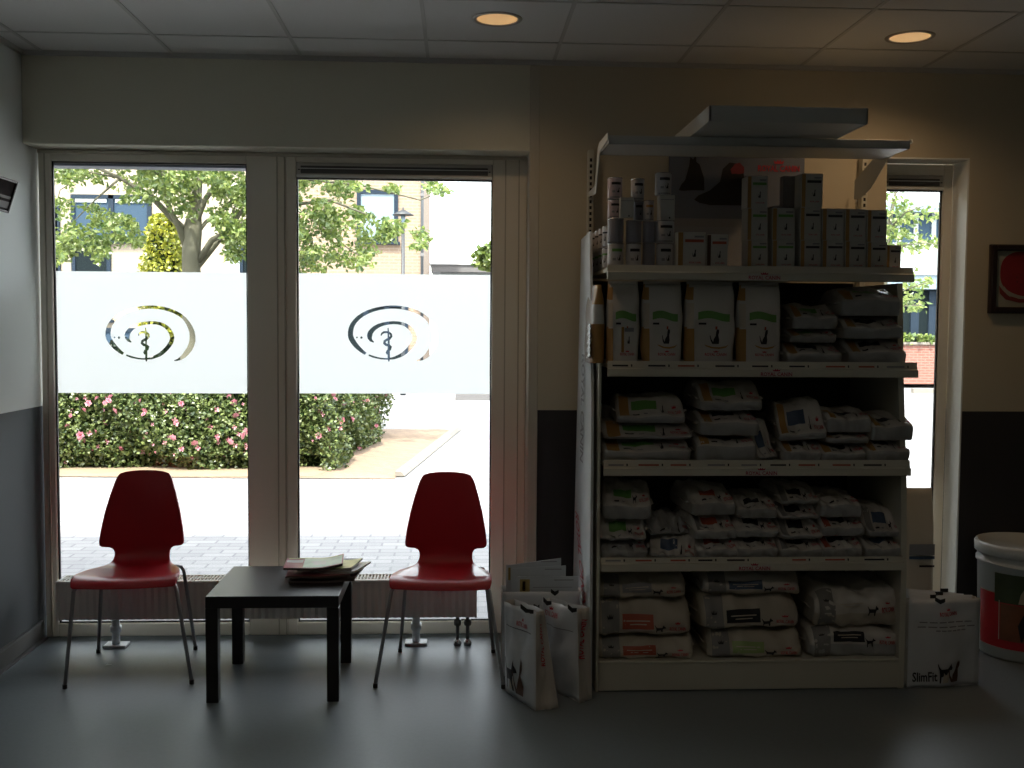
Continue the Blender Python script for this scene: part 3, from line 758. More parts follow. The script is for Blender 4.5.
ORD = ['first', 'second', 'third', 'fourth', 'fifth', 'sixth', 'seventh']
BN = {'green': 'green', 'ink': 'black', 'blue': 'blue', 'redband': 'red', 'palegreen': 'pale green', None: 'plain', 'greyink': 'grey'}
def posword(i, n):
    if n == 1: return 'single bag at'
    return {0: 'bottom bag of', n - 1: 'top bag of'}.get(i, 'middle bag of' if n == 3 else ('second bag up in' if i == 1 else 'third bag up in'))
def stacks(shelf, sz, yf0, depth, table, group, **kw):
    cnt = 0
    for si, st in enumerate(table):
        z = sz; n = len(st)
        for i, it in enumerate(st):
            x0, x1, y0, y1, band = it[:5]; o = dict(it[5]) if len(it) > 5 else {}
            yf = yf0 + .012 * i + o.pop('dy', 0)
            X0, X1, q0, q1 = size(x0, x1, y0, y1, yf)
            h = max(.03, q1 - z) if i == n - 1 else max(.03, q1 - z) * 1.0
            lab = o.pop('lab', None) or f"white food bag with {BN[band]} label bar, {posword(i, n)} the {ORD[si]} stack, {shelf} shelf"
            a = dict(kw); a.update(o)
            lying_bag(X0, X1, z + .001, h, yf, depth, lab, group, band=band, seed=cnt + sz * 10, **a)
            z += h; cnt += 1
stacks('second', Z2, RF + .03, .30, [
    [(787, 843, 343, 358, 'ink'), (791, 837, 329, 343, 'green'), (793, 838, 305, 329, 'green')],
    [(850, 907, 339, 362, 'ink'), (845, 903, 316, 339, 'ink'), (842, 902, 288, 316, 'green', dict(gus=.55))]], 'bags lying on the second shelf')
stacks('third', Z3, RF + .03, .36, [
    [(603, 691, 440, 459, 'green'), (604, 693, 424, 440, 'green', dict(gus=.2)), (617, 685, 397, 424, 'green', dict(rz=-.06, gus=.25))],
    [(698, 757, 436, 460, 'ink', dict(gus=.6)), (701, 760, 411, 436, 'ink', dict(gus=.5)), (701, 763, 384, 411, 'green', dict(gus=.3))],
    [(785, 822, 441, 458, 'ink'), (781, 827, 403, 441, 'blue', dict(rz=-.12, roll=-.07, gus=.18))],
    [(823, 867, 444, 459, 'ink', dict(rz=.04)), (826, 870, 433, 444, 'ink'), (828, 872, 411, 433, 'ink', dict(corner='orange', gus=.6))],
    [(868, 911, 441, 461, 'ink', dict(gus=.5)), (872, 915, 416, 441, 'ink', dict(rz=.05, gus=.55))]], 'bags lying on the third shelf')
stacks('fourth', Z4, RF + .03, .36, [
    [(601, 648, 541, 556, None, dict(corner=None, face='bagside')), (600, 647, 520, 541, 'green', dict(corner=None, gus=.12)), (603, 651, 487, 520, 'green', dict(corner=None, rz=-.10, gus=.4))],
    [(697, 739, 540, 556, 'redband', dict(corner=None)), (695, 738, 516, 540, 'redband', dict(corner='bagpanel', rz=.10, gus=.35)), (692, 737, 490, 516, 'redband', dict(corner=None, rz=.08))],
    [(737, 779, 538, 556, 'ink', dict(corner=None)), (736, 779, 519, 538, 'ink', dict(corner=None, gus=.35)), (738, 778, 499, 519, 'ink', dict(corner=None))],
    [(780, 824, 540, 556, 'ink', dict(corner='bagpanel')), (782, 825, 520, 540, 'ink', dict(corner='bagpanel', rz=.1, gus=.2)), (780, 821, 505, 520, 'ink', dict(corner='bagpanel', rz=.08, gus=.2)), (781, 820, 489, 505, 'ink', dict(corner='bagpanel', gus=.25))],
    [(823, 863, 537, 554, 'ink', dict(corner='redband')), (823, 865, 518, 537, 'ink', dict(corner='redband')), (821, 862, 497, 518, None, dict(corner=None, gus=.6))],
    [(866, 905, 538, 555, 'blue', dict(corner=None)), (868, 906, 510, 538, 'blue', dict(corner='bagpanel', gus=.2))]], 'bags lying on the fourth shelf', animal='dog', wr=1.3)
stacks('bottom', Z5, RF + .03, .44, [
    [(598, 694, 636, 664, 'redband'), (598, 691, 599, 636, 'redband'), (600, 686, 575, 599, 'greyink', dict(gus=.2))],
    [(708, 802, 629, 661, 'palegreen'), (701, 800, 595, 629, 'ink', dict(rz=.05)), (704, 800, 573, 595, 'blue', dict(gus=.2, face='bag'))],
    [(810, 900, 627, 656, 'ink', dict(face='bag', side='bagside', gus=.42)), (815, 900, 589, 627, None, dict(face='bag', gus=.35, wr=2.6))]], 'big bags lying on the bottom shelf', big=True, gus=.12, face='bagbeige', side='bagbeige', wr=1.6)
X0, X1, q0, q1 = size(757, 783, 424, 460, RF + .05)
lying_bag(X0, X1, Z3 + .004, q1 - Z3, RF + .07, .2, 'small bag with blue label tipped on edge between the second and third stacks, third shelf', 'bags lying on the third shelf', 'blue', corner=None, rz=.5, gus=.1, seed=61)
X0, X1, q0, q1 = size(650, 696, 520, 556, RF + .05)
lying_bag(X0, X1, Z4 + .001, (q1 - Z4) * .55, RF + .05, .3, 'crumpled bag with blue label slumped between the first and second stacks, fourth shelf', 'bags lying on the fourth shelf', 'blue', corner=None, rz=-.2, gus=.1, seed=71, wr=2.5)
lying_bag(X0 + .01, X1 + .01, Z4 + (q1 - Z4) * .56, (q1 - Z4) * .42, RF + .11, .25, 'crumpled plain bag on top of the slumped blue bag, fourth shelf', 'bags lying on the fourth shelf', None, corner=None, face='bagside', rz=.12, gus=.1, seed=72, wr=2.5)
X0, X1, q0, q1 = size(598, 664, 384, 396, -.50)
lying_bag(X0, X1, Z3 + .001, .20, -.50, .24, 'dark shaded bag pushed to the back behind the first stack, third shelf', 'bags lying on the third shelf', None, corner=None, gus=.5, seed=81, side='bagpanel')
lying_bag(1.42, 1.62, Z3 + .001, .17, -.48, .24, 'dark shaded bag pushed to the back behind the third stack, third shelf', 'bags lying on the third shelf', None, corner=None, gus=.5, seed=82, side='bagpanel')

# ------------------------------------------------------------------ bags standing on the second shelf
def standing_bag(x0, x1, z0, h, yf, label, group, d=.10, side=False, seed=0, rz=0):
    w = x1 - x0
    t = thing('upright_food_bag', label, 'bag', ((x0 + x1) / 2, yf + d / 2, z0), rz, group)
    def P(th, v, off=0):
        # th angle 0..1 round, v height 0..1
        a = 2 * PI * th
        dz = d * (1 - .12 * (1 - v)) * (1 - max(0, (v - .55) / .45) ** 1.6 * .86)
        ww = w * (.95 + .05 * math.sin(v * PI)) * (1 - .05 * max(0, (v - .8) / .2))
        c, s_ = math.cos(a), math.sin(a); n = .45
        r = 1 + off
        x = abs(c) ** n * (1 if c > 0 else -1) * ww / 2
        y = abs(s_) ** .75 * (1 if s_ > 0 else -1) * dz / 2
        wb = .004 * math.sin(v * 13 + seed) * math.sin(a * 3 + seed) + .006 * noise.noise(Vector((x * 16, v * 5, seed * 2.3)))
        L = math.hypot(x / (ww + .01), y / (dz + .01)) or 1
        return (x * 1.0 + x / (ww + .01) / L * (wb * .5), y + (y / (dz + .01)) / L * (wb + off), v * h)
    b = MB(); nt, nv = 40, 26
    b.v = [P((i / nt), j / nv) for j in range(nv + 1) for i in range(nt)]
    k0, k1, k2 = b.mi('bag'), b.mi('orange'), b.mi('bagside')
    for j in range(nv):
        for i in range(nt):
            b.f.append((j * nt + i, j * nt + (i + 1) % nt, (j + 1) * nt + (i + 1) % nt, (j + 1) * nt + i))
            th = (i + .5) / nt
            b.m.append(k1 if .40 < th < .60 and v_ok(j / nv) else (k2 if (th < .08 or th > .92) else k0)); b.sm.append(True)
    b.f.append(tuple(range(nt))[::-1]); b.m.append(k0); b.sm.append(False)
    b.f.append(tuple(nv * nt + i for i in range(nt))); b.m.append(k0); b.sm.append(False)
    b.obj('pouch', t)
    s = MB(); s.grid(lambda a, c: ((a - .5) * w * .9, .002 * math.sin(a * 12), h - .001 + .014 * c), 10, 2, 'bag'); s.obj('end_seal', t, solid=.003)
    def FS(a, c, off=.0025):      # front face; a across 0..w, c up 0..h
        u = min(.995, max(.005, a / w)); x_ = 2 * u - 1
        cc = math.copysign(min(1, abs(x_)) ** (1 / .45), x_); th = (2 * PI - math.acos(max(-1, min(1, cc)))) / (2 * PI)
        return P(th, min(.99, max(.0, c / h)), off)
    p = Print(FS)
    p.rect(.02 * w, .17 * w, .02 * h, .44 * h, 'orange', 4, 10); p.rect(.04 * w, .15 * w, .80 * h, .96 * h, 'orange', 3, 4)
    p.rect(.03 * w, .16 * w, .46 * h, .76 * h, 'cream', 3, 4)
    p.rect(.24 * w, .86 * w, .55 * h, .645 * h, 'green', 10, 3, .022 * h)
    p.rect(.25 * w, .40 * w, .49 * h, .515 * h, 'ink', 3, 1); p.rect(.58 * w, .62 * w, .43 * h, .47 * h, 'redband', 1, 1)
    if side:
        p.rect(.42 * w, .50 * w, .14 * h, .46 * h, 'orange', 2, 5); p.rect(.52 * w, .80 * w, .40 * h, .45 * h, 'greyink', 3, 1)
        p.poly(CAT, .60 * w, .25 * h, .09 * w, .10 * h, 'ink')
    else:
        p.poly(CAT, .50 * w, .25 * h, .20 * w, .20 * h, 'ink')
        p.poly([(0, .9), (.08, .55), (.3, .2), (.6, .1), (.85, .3), (1, .9), (.85, .62), (.6, .42), (.35, .45), (.15, .7)], .36 * w, .18 * h, .50 * w, .07 * h, 'orange')
    p.brand(.38 * w, .10 * h, .44 * w, 'redink', .035 * h)
    p.obj('printed_label', t)
v_ok = lambda v: v < .44 or v > .8
for i, (x0, x1, y0, y1, nm) in enumerate([(607, 641, 280, 359, 'white upright cat food bag with green wave, first of the row, small product picture'), (642, 684, 280, 359, 'white upright cat food bag with green wave, second of the row on the second shelf'),
                               (685, 737, 280, 359, 'widest white upright bag with green wave, third of the row on the second shelf'), (738, 783, 281, 359, 'white upright cat food bag with green wave, fourth of the row, beside the small stack')]):
    X0, X1, q0, q1 = size(x0, x1, y0, y1, RF + .03)
    standing_bag(X0 + .002, X1 - .002, Z2 + .001, q1 - Z2 - .018, RF + .02, nm, 'upright bags on the second shelf', side=(i == 0), seed=i * 1.3)
t = thing('upright_food_bag', 'upright bag turned sideways showing its orange side at the left end of the second shelf', 'bag', (.600, RF + .175, Z2 + .001), 0)
b = MB()
def PB(th, v):
    a = 2 * PI * th; c, s_ = math.cos(a), math.sin(a)
    k = 1 - max(0, (v - .6) / .4) ** 1.5 * .6
    return (abs(c) ** .6 * math.copysign(1, c) * .034 * k + .004 * noise.noise(Vector((th * 9, v * 6, 2))) + .02 * (0 if v > .5 else (.5 - v) * -.3), abs(s_) ** .6 * math.copysign(1, s_) * .13, v * .335)
nt, nv = 32, 20
b.v = [PB(i / nt, j / nv) for j in range(nv + 1) for i in range(nt)]
k0, k1 = b.mi('bag'), b.mi('orange')
for j in range(nv):
    for i in range(nt):
        th = (i + .5) / nt
        b.f.append((j * nt + i, j * nt + (i + 1) % nt, (j + 1) * nt + (i + 1) % nt, (j + 1) * nt + i)); b.m.append(k1 if .60 < th < .90 and (j > 14 or j < 10) else k0); b.sm.append(True)
b.f.append(tuple(range(nt))[::-1]); b.m.append(k0); b.sm.append(False); b.f.append(tuple(nv * nt + i for i in range(nt))); b.m.append(k0); b.sm.append(False)
b.obj('pouch', t)
s = MB(); s.grid(lambda a, c: (-.036 + .004 * math.sin(c * 30 + a * 4) - .006 * a, -.128 + .05 * a, .02 + .15 * c), 4, 14, 'rim'); s.obj('foil_gusset', t, solid=.002)

# ------------------------------------------------------------------ cans and cartons on the top shelf
def can(x0, x1, y0, y1, Y, z0, label, body='tin', band='ink', group='cans on the top shelf', animal=True):
    X0, X1, q0, q1 = size(x0, x1, y0, y1, Y)
    r = (X1 - X0) / 2; z0 = q0 if z0 is None else z0; h = q1 - z0
    t = thing('food_can', label, 'can', ((X0 + X1) / 2, Y + r, z0), 0, group)
    b = MB(); b.lathe([(r * .96, .003), (r * .985, .006), (r * .985, h - .006), (r * .96, h - .003)], body, 24, cap=True); b.obj('can_body', t)
    b = MB(); b.lathe([(r * .96, h - .004), (r, h - .003), (r, h), (r * .93, h), (r * .92, h - .004), (0, h - .004)], 'rim', 24); b.obj('lid', t)
    if band or animal:
        def CS(a, c): th = a / r; return (math.sin(th) * r * .995, -math.cos(th) * r * .995, c)
        p = Print(CS)
        if band: p.rect(-.6 * r, .75 * r, h * .66, h * .78, band, 8, 1)
        if animal: p.poly(CAT, .15 * r, h * .30, .45 * r, h * .25, 'ink'); p.rect(-.5 * r, -.1 * r, h * .30, h * .40, 'greyink', 3, 1)
        p.fn = lambda a, c: (math.sin(a / r) * r * .988, -math.cos(a / r) * r * .988, c); p.rect(-.9 * r, .9 * r, h * .06, h * .12, 'greyink', 8, 1)
        p.obj('printed_label', t)
    return q1
def carton(x0, x1, y0, y1, Y, z0, label, body='carton', strip='orange', band='ink', d=.09, group='cartons on the top shelf', plain=False, rz=0):
    X0, X1, q0, q1 = size(x0, x1, y0, y1, Y)
    z0 = q0 if z0 is None else z0; w = (X1 - X0) - .0015; h = q1 - z0
    t = thing('food_carton', label, 'box', ((X0 + X1) / 2, Y, z0), rz, group)
    b = MB(); b.box(-w / 2, w / 2, 0, d, 0, h, body, .0015); b.obj('carton', t)
    p = Print(lambda a, c: (a - w / 2, -.0008, c))
    if not plain:
        p.rect(.03 * w, .20 * w, .0, h * .985, strip, 1, 1); p.rect(.27 * w, .93 * w, .72 * h, .80 * h, band, 1, 1)
        p.rect(.6 * w, .93 * w, .85 * h, .90 * h, 'greyink', 1, 1)
        p.poly(CAT, .54 * w, .32 * h, .15 * w, .22 * h, 'ink'); p.text('ROYAL CANIN', .42 * w, .14 * h, .42 * w, 'redink', .05 * h)
    else:
        p.rect(.05 * w, .95 * w, .80 * h, .83 * h, 'greyink', 1, 1); p.rect(.6 * w, .7 * w, .05 * h, .12 * h, 'ink', 1, 1)
    p.obj('printed_label', t)
    return q1
C = RF + .045; ZS = Z1 + .001
z = can(608.5, 625, 243, 263, C, ZS, 'white can with green band, bottom of the first can stack on the top shelf', 'tin', 'green')
z = can(608.5, 625, 218, 243, C, z, 'plain grey can second from the bottom of the first can stack', 'tingrey', None, animal=False)
z2 = can(608.5, 622, 199, 218, C + .015, z, 'pinkish can beside the small plain carton in the first can stack', 'tinpink', 'ink')
can(608.5, 623.5, 177, 199, C + .01, z2, 'pinkish can with dark band at the top of the first can stack', 'tinpink')
carton(620, 634, 197, 218, C - .02, z, 'small plain pale carton standing on the first and second can stacks', 'carton', plain=True, d=.03)
z = can(627, 642.5, 243, 263, C, ZS, 'white can with black band, bottom of the second can stack', 'tin')
z = can(627, 643, 220, 243, C, z, 'plain dark grey can second from the bottom of the second stack', 'tingrey', None, animal=False)
z2 = can(634, 644, 200.5, 220, C + .03, z, 'small dark can third from the bottom in the second can stack', 'tingrey')
can(632, 645.5, 178, 200.5, C + .025, z2, 'white can with black band at the top of the second can stack', 'tin')
z = can(643.5, 656, 243, 263, C + .01, ZS, 'plain dark grey can at the bottom of the third narrow stack', 'tingrey', None, animal=False)
z = can(643.5, 656, 221, 243, C + .01, z, 'plain dark grey can in the middle of the third narrow stack', 'tingrey', None, animal=False)
can(644, 655, 200, 221, C + .015, z, 'small can with orange top band on the third narrow stack', 'tin', 'orange')
z = can(657.5, 674, 243, 263, C, ZS, 'white can with black band, bottom of the fourth can stack', 'tin')
z = can(656.5, 676, 220, 243, C, z, 'white can with black band second up in the fourth can stack', 'tin')
z2 = carton(660, 675, 195, 220, C - .005, z, 'small white carton in the fourth can stack beside the poster', 'carton', plain=True, d=.07)
can(656.5, 673, 172, 195, C + .005, z2, 'tall white can with black band on top of the fourth stack', 'tin')
# rows of white cans running back along the left end
for i in range(4):
    for k in range(2):
        X = .660 - .003 * i; Yc = C + .12 + .105 * i; r = .034; z0 = ZS + .094 * k
        t = thing('food_can', f"white can at the left shelf end, {['front', 'second', 'third', 'rearmost'][i]} of the receding row, {['lower', 'upper'][k]} layer", 'can', (X, Yc, z0), 0, 'cans on the top shelf')
        b = MB(); b.lathe([(r * .96, .003), (r * .985, .006), (r * .985, .087), (r * .96, .09)], 'tin', 20, cap=True); b.obj('can_body', t)
        b = MB(); b.lathe([(r * .96, .0895), (r, .0895), (r, .0925), (r * .93, .0925), (r * .92, .089), (0, .089)], 'rim', 20); b.obj('lid', t)
        p = Print(lambda a, c: (-math.cos(a / r) * r * .993, -math.sin(a / r) * r * .993, c))
        p.rect(.2 * r, 1.5 * r, .06, .068, 'ink' if k else 'green', 5, 1); p.poly(CAT, .6 * r, .028, .3 * r, .02, 'ink'); p.obj('printed_label', t)
carton(677, 706, 232, 263, C - .01, ZS, 'wide carton with orange strip and red title, left of the two leaning ones', 'carton', 'orange', 'redband', .045, rz=.05)
carton(706.5, 728, 234.5, 263, C - .005, ZS, 'carton with dark strip and red title, right of the two leaning ones', 'carton', 'brown', 'redband', .045, rz=-.04)
cols = [[(747, 768, 240, 265), (747, 768, 208, 240), (747, 768, 176, 208)], [(772, 795, 240, 265), (772, 795, 208, 240)], [(800, 821, 240, 266), (800, 821, 207, 240), (801, 823, 173.5, 207)],
        [(822, 844, 240, 266), (822, 844, 208.5, 240)], [(845, 866, 241, 267), (845, 866, 209, 241)], [(867, 887, 242, 268), (867, 887, 210, 242)], [(886.5, 901, 245, 269)]]
for ci, cl in enumerate(cols):
    z = ZS; 
    for k, (x0, x1, y0, y1) in enumerate(cl):
        bd = 'green' if (ci < 2) else 'ink'; n = len(cl)
        pw = 'single carton in' if n == 1 else {0: 'bottom carton of', n - 1: 'top carton of'}.get(k, 'middle carton of')
        z = carton(x0, x1, y0, y1, C + (.0 if ci < 6 else .03), z, f"white carton with orange strip and {'green' if bd == 'green' else 'black'} title, {pw} the {ORD[ci]} carton column", 'carton', 'orange', bd)
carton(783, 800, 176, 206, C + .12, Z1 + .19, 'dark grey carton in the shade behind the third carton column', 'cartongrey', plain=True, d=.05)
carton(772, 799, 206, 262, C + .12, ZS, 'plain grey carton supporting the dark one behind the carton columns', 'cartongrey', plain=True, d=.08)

# =================================================================== CARRIER BAGS ON THE FLOOR
def carrier(pts, h, label, group, tops=None, prints=None, handle=True, fold=0, clips=((0, .40, .20), (2, .40, .15))):
    """pts: footprint, four floor corners (front-left, front-right, back-right, back-left)"""
    c = sum((Vector(p) for p in pts), Vector((0, 0))) / 4
    t = thing('carrier_bag', label, 'bag', (c.x, c.y, 0.001), 0, group)
    B = [Vector((p[0] - c.x, p[1] - c.y)) for p in pts]
    Tp = [q * 1.0 for q in B] if not tops else [Vector((p[0] - c.x, p[1] - c.y)) for p in tops]
    def side(i, u, v, off=0):
        a = B[i].lerp(B[(i + 1) % 4], u); e = Tp[i].lerp(Tp[(i + 1) % 4], u); q = a.lerp(e, v)
        d = (B[(i + 1) % 4] - B[i]).normalized(); n = Vector((d.y, -d.x))
        bul = math.sin(u * PI) * math.sin(min(1, v * 1.1) * PI) * (.016 if i % 2 == 0 else -.022) + .022 * noise.noise(Vector((u * 2.6 + i * 7 + c.x * 9, v * 4, 1))) * math.sin(u * PI) + .008 * noise.noise(Vector((u * 9 + i * 3, v * 11, c.x * 5))) * math.sin(u * PI)
        return Vector((q.x + n.x * (bul + off), q.y + n.y * (bul + off), v * h - fold * (1 - u if i == 0 else (u if i == 2 else 0)) * 0))
    b = MB()
    for i in range(4): b.grid(lambda u, v, i=i: side(i, u, v), 14, 18, 'paper' if i % 2 == 0 else 'paperside')
    b.add([(*q, 0) for q in B], [(3, 2, 1, 0)], 'paper'); b.obj('bag_body', t, solid=.0015)
    if handle:
        for i, u, du in clips:
            if 1:
                b = MB(); o = side(i, u, 1, .003); o2 = side(i, u + du, 1, .003); om = side(i, u + du / 2, 1, .006); b.add([o + Vector((0, 0, -.004)), om + Vector((0, 0, -.018)), o2 + Vector((0, 0, -.010)), o2 + Vector((0, 0, .006)), om + Vector((0, 0, .002)), o + Vector((0, 0, .014))], [(0, 1, 4, 5), (1, 2, 3, 4)], 'black')
                b.obj('handle_clip', t, solid=.003)
    if prints: 
        for (nm, i, fn) in prints:
            W = (B[(i + 1) % 4] - B[i]).length
            p = Print(lambda a, z, i=i, W=W: side(i, min(1, max(0, a / W)), min(1, z / h), .007 if i == 1 else .004)); fn(p, W); p.obj(nm, t)
    return t
def pets(p, x, z, s, W=0):
    p.poly(DOG, x, z, s * .55, s * .8, 'ink'); p.poly(CAT, x + s * .5, z, s * .5, s * .95, 'brown'); p.poly([(0, 0), (.8, 0), (.9, .5), (.6, .9), (.2, .8)], x + s * .15, z, s * .35, s * .5, 'cream')
def prA(p, W): p.brand(.45 * W, .315, .34 * W, h=.02); p.rect(.1 * W, .9 * W, .30, .304, 'greyink', 5, 1)
def prP(p, W): pets(p, .10 * W, .03, .17)
def prS(p, W): p.text('ROYAL CANIN', .62 * W, .17, .17, 'redink', .022, vert=True)
def prB(p, W): p.brand(.08 * W, .325, .42 * W, h=.024); p.rect(.1 * W, .9 * W, .285, .288, 'greyink', 5, 1)
g2 = 'white carrier bags beside the rack'
A1, A2, A3 = (.209, -.850), (.322, -1.090), (.420, -1.052)
A4 = (A1[0] + A3[0] - A2[0], A1[1] + A3[1] - A2[1])
carrier([A1, A2, A3, A4], .395, 'white carrier bag turned to the left, standing in front with pet picture near its foot', g2,
        tops=[(.200, -.86), (.325, -1.03), (.360, -1.005), (.245, -.82)], clips=((0, .55, .38), (2, .2, .2)), prints=[('printed_front', 0, prA), ('printed_pets', 0, prP), ('printed_side', 1, prS)])
B1, B2, B3 = (.405, -.80), (.512, -1.005), (.572, -.955)
B4 = (B1[0] + B3[0] - B2[0], B1[1] + B3[1] - B2[1])
carrier([B1, B2, B3, B4], .385, 'white carrier bag with large red lettering wedged against the rack end', g2,
        tops=[(.370, -.80), (.505, -.955), (.560, -.925), (.405, -.77)], clips=((0, .05, .22), (0, .80, .2)), prints=[('printed_front', 0, prB), ('printed_side', 1, prS)])
t = carrier([(.200, -.66), (.553, -.66), (.553, -.54), (.200, -.54)], .385, 'wide white carrier bag at the back holding folded flyers', g2, clips=((0, .62, .10),))
for i, (x0, x1, yy, zt, sl, nm) in enumerate([(.27, .545, -.64, .450, .0, 'pale flyer with yellow picture, frontmost in the wide carrier bag'), (.25, .49, -.62, .495, .012, 'pale grey flyer in the middle of the wide carrier bag'), (.24, .47, -.60, .525, .03, 'tallest pale flyer slanting out of the wide carrier bag'), (.22, .36, -.58, .49, .0, 'flyer with yellow photo strip at the left of the wide carrier bag')]):
    t = thing('flyer', nm, 'flyer', (x0, yy, .03), 0, 'flyers in the wide carrier bag')
    w_, h_ = x1 - x0, zt - .03
    b = MB(); b.add([(0, 0, 0), (w_, 0, 0), (w_, 0, h_), (0, 0, h_ - sl), (0, .004, 0), (w_, .004, 0), (w_, .004, h_), (0, .004, h_ - sl)], [(0, 1, 2, 3), (7, 6, 5, 4), (3, 2, 6, 7), (0, 3, 7, 4), (1, 5, 6, 2), (0, 4, 5, 1)], 'sheet'); b.obj('sheet', t)
    p = Print(lambda a, c: (a, -.001, c))
    if i in (0, 3): p.rect(.01, .055, h_ - .07, h_ - .012, 'yellowink', 1, 1); p.rect(.022, .035, h_ - .065, h_ - .02, 'brown', 1, 1)
    p.rect(w_ * .6, w_ * .92, h_ - .018, h_ - .014, 'greyink', 1, 1); p.rect(w_ * .25, w_ * .9, h_ - .05, h_ - .048, 'greyink', 1, 1); p.obj('printed_text', t)
def prR(p, W):
    p.brand(.40 * W, .315, .27 * W, h=.018)
    for zz, a, c in ((.285, .15, .9), (.265, .12, .95), (.25, .35, .8)):
        for j in range(6): p.rect((a + (c - a) * j / 6) * W, (a + (c - a) * (j + .8) / 6) * W, zz, zz + .005, 'greyink', 1, 1)
def prT(p, W): p.text('SlimFit', .06 * W, .028, .115, 'ink', .042)
def prU(p, W): pets(p, .42 * W, .02, .11)
carrier([(1.975, -.872), (2.315, -.835), (2.31, -.74), (1.985, -.77)], .385, 'white carrier bag with black script lettering standing right of the rack', 'white carrier bags beside the rack',
        tops=[(1.985, -.845), (2.315, -.825), (2.31, -.765), (1.99, -.785)], prints=[('printed_front', 0, prR), ('printed_name', 0, prT), ('printed_pets', 0, prU)], clips=((0, .35, .14), (2, .3, .14)))
for i in range(3):
    t = thing('folded_bag', ['front', 'middle', 'rear'][i] + ' folded white bag tucked inside the carrier right of the rack', 'folded bag', (2.0, -.80 + i * .015, .02), 0, 'folded bags inside the right carrier')
    b = MB(); b.grid(lambda u, v: (u * (.29 - .03 * i), .003 * math.sin(u * 9 + i), v * (.375 + .012 * i - .01 * u * i)), 12, 8, 'paper'); b.obj('sheet', t, solid=.004)
    b = MB(); b.box(.10 + .03 * i, .135 + .03 * i, -.004, .0,   .362 + .01 * i, .378 + .01 * i, 'black'); b.obj('handle_clip', t)

# white bag standing in the window recess
X0, X1 = at(905, 540, 'Y', -.12).x, at(934.5, 540, 'Y', -.12).x
t = thing('tall_white_bag', 'tall narrow white bag standing in the window recess behind the right carrier', 'bag', ((X0 + X1) / 2, -.09, .001))
H_ = at(920, 489, 'Y', -.12).z; w_ = X1 - X0
b = MB()
def TB(th, v):
    a = 2 * PI * th; c, s_ = math.cos(a), math.sin(a)
    return (abs(c) ** .4 * math.copysign(1, c) * w_ / 2 * (1 - .10 * max(0, v - .75) / .25), abs(s_) ** .5 * math.copysign(1, s_) * .045 * (1 - .8 * max(0, v - .6) / .4) + .003 * math.sin(v * 14), v * H_)
b.v = [TB(i / 28, j / 20) for j in range(21) for i in range(28)]; b.mi('cream')
for j in range(20):
    for i in range(28): b.f.append((j * 28 + i, j * 28 + (i + 1) % 28, (j + 1) * 28 + (i + 1) % 28, (j + 1) * 28 + i)); b.m.append(0); b.sm.append(True)
b.f.append(tuple(range(28))[::-1]); b.m.append(0); b.sm.append(False); b.f.append(tuple(560 + i for i in range(28))); b.m.append(0); b.sm.append(False)
b.obj('pouch', t)
p = Print(lambda a, c: (a - w_ / 2, -.047 - .003 + .0 * c, c)); zz = lambda y: at(920, y, 'Y', -.13).z
p.rect(.1 * w_, .96 * w_, zz(555), zz(544), 'greyink', 2, 1); p.rect(.1 * w_, .96 * w_, zz(559), zz(556), 'blue', 2, 1); p.rect(.45 * w_, .96 * w_, zz(567), zz(565), 'ink', 1, 1); p.obj('printed_label', t)

# bucket
BR, BH = .225, .550
t = thing('bucket', 'round white lidded bucket with green and red pet picture label at the wall', 'bucket', (2.765, -.385, 0))
prof = [(BR * .86, .0), (BR * .90, .012), (BR * .955, BH - .10), (BR * .99, BH - .098), (BR * .99, BH - .082), (BR * .96, BH - .08), (BR * .965, BH - .05)]
b = MB(); b.lathe(prof, 'bucket', 48, cap=True); b.obj('bucket_body', t)
b = MB(); b.lathe([(BR * .99, BH - .055), (BR * 1.02, BH - .05), (BR * 1.03, BH - .01), (BR * 1.0, BH), (BR * .95, BH), (BR * .93, BH - .012), (0, BH - .012)], 'bucket', 48); b.obj('lid', t)
rad = lambda z: BR * (.90 + .055 * z / (BH - .1)) * 1.006
def bs(a, z, off=0): th = a; r = rad(z) + off; return (math.sin(th) * r, -math.cos(th) * r, z)
p = Print(lambda a, z: bs(a, z))
p.rect(-1.65, 1.2, .055, .32, 'bred', 34, 1); p.fn = lambda a, z: bs(a, z, .0012); p.rect(-1.15, 1.1, .28, .42, 'bgreen', 28, 1)
p.fn = lambda a, z: bs(a, z, .0024); p.rect(-1.0, 1.0, .10, .275, 'bbrown', 24, 1); p.rect(-1.65, 1.2, .055, .060, 'carton', 34, 1); p.rect(-1.65, -1.15, .32, .325, 'cream', 8, 1); p.rect(-1.04, -1.02, .10, .29, 'cream', 1, 1)
p.fn = lambda a, z: bs(a, z, .0040)
p.poly([(0, 0), (.9, 0), (1, .5), (.75, .7), (.85, 1), (.6, 1.05), (.45, .7), (.15, .4)], -.62, .285, .26, .11, 'cream')
p.poly([(.1, 0), (.9, 0), (1, .4), (.8, 1), (.5, .85), (.2, 1), (0, .5)], -.62, .105, .75, .15, 'ink')
p.poly([(0, 0), (.9, .1), (.8, .9), (.3, 1)], -.46, .385, .07, .022, 'bbrown'); p.obj('printed_label', t)
b = MB(); b.tube([(math.sin(a) * BR * 1.035, -math.cos(a) * BR * 1.035, BH - .085 - .012 * math.sin((a + 1.3) / 2.6 * PI)) for a in [-1.3 + 2.6 * i / 20 for i in range(21)]], .004, 'bucket', 6)
b.box(-.10, .02, -BR * 1.045, -BR * 1.0, BH - .115, BH - .088, 'bucket', .004); b.obj('handle', t)

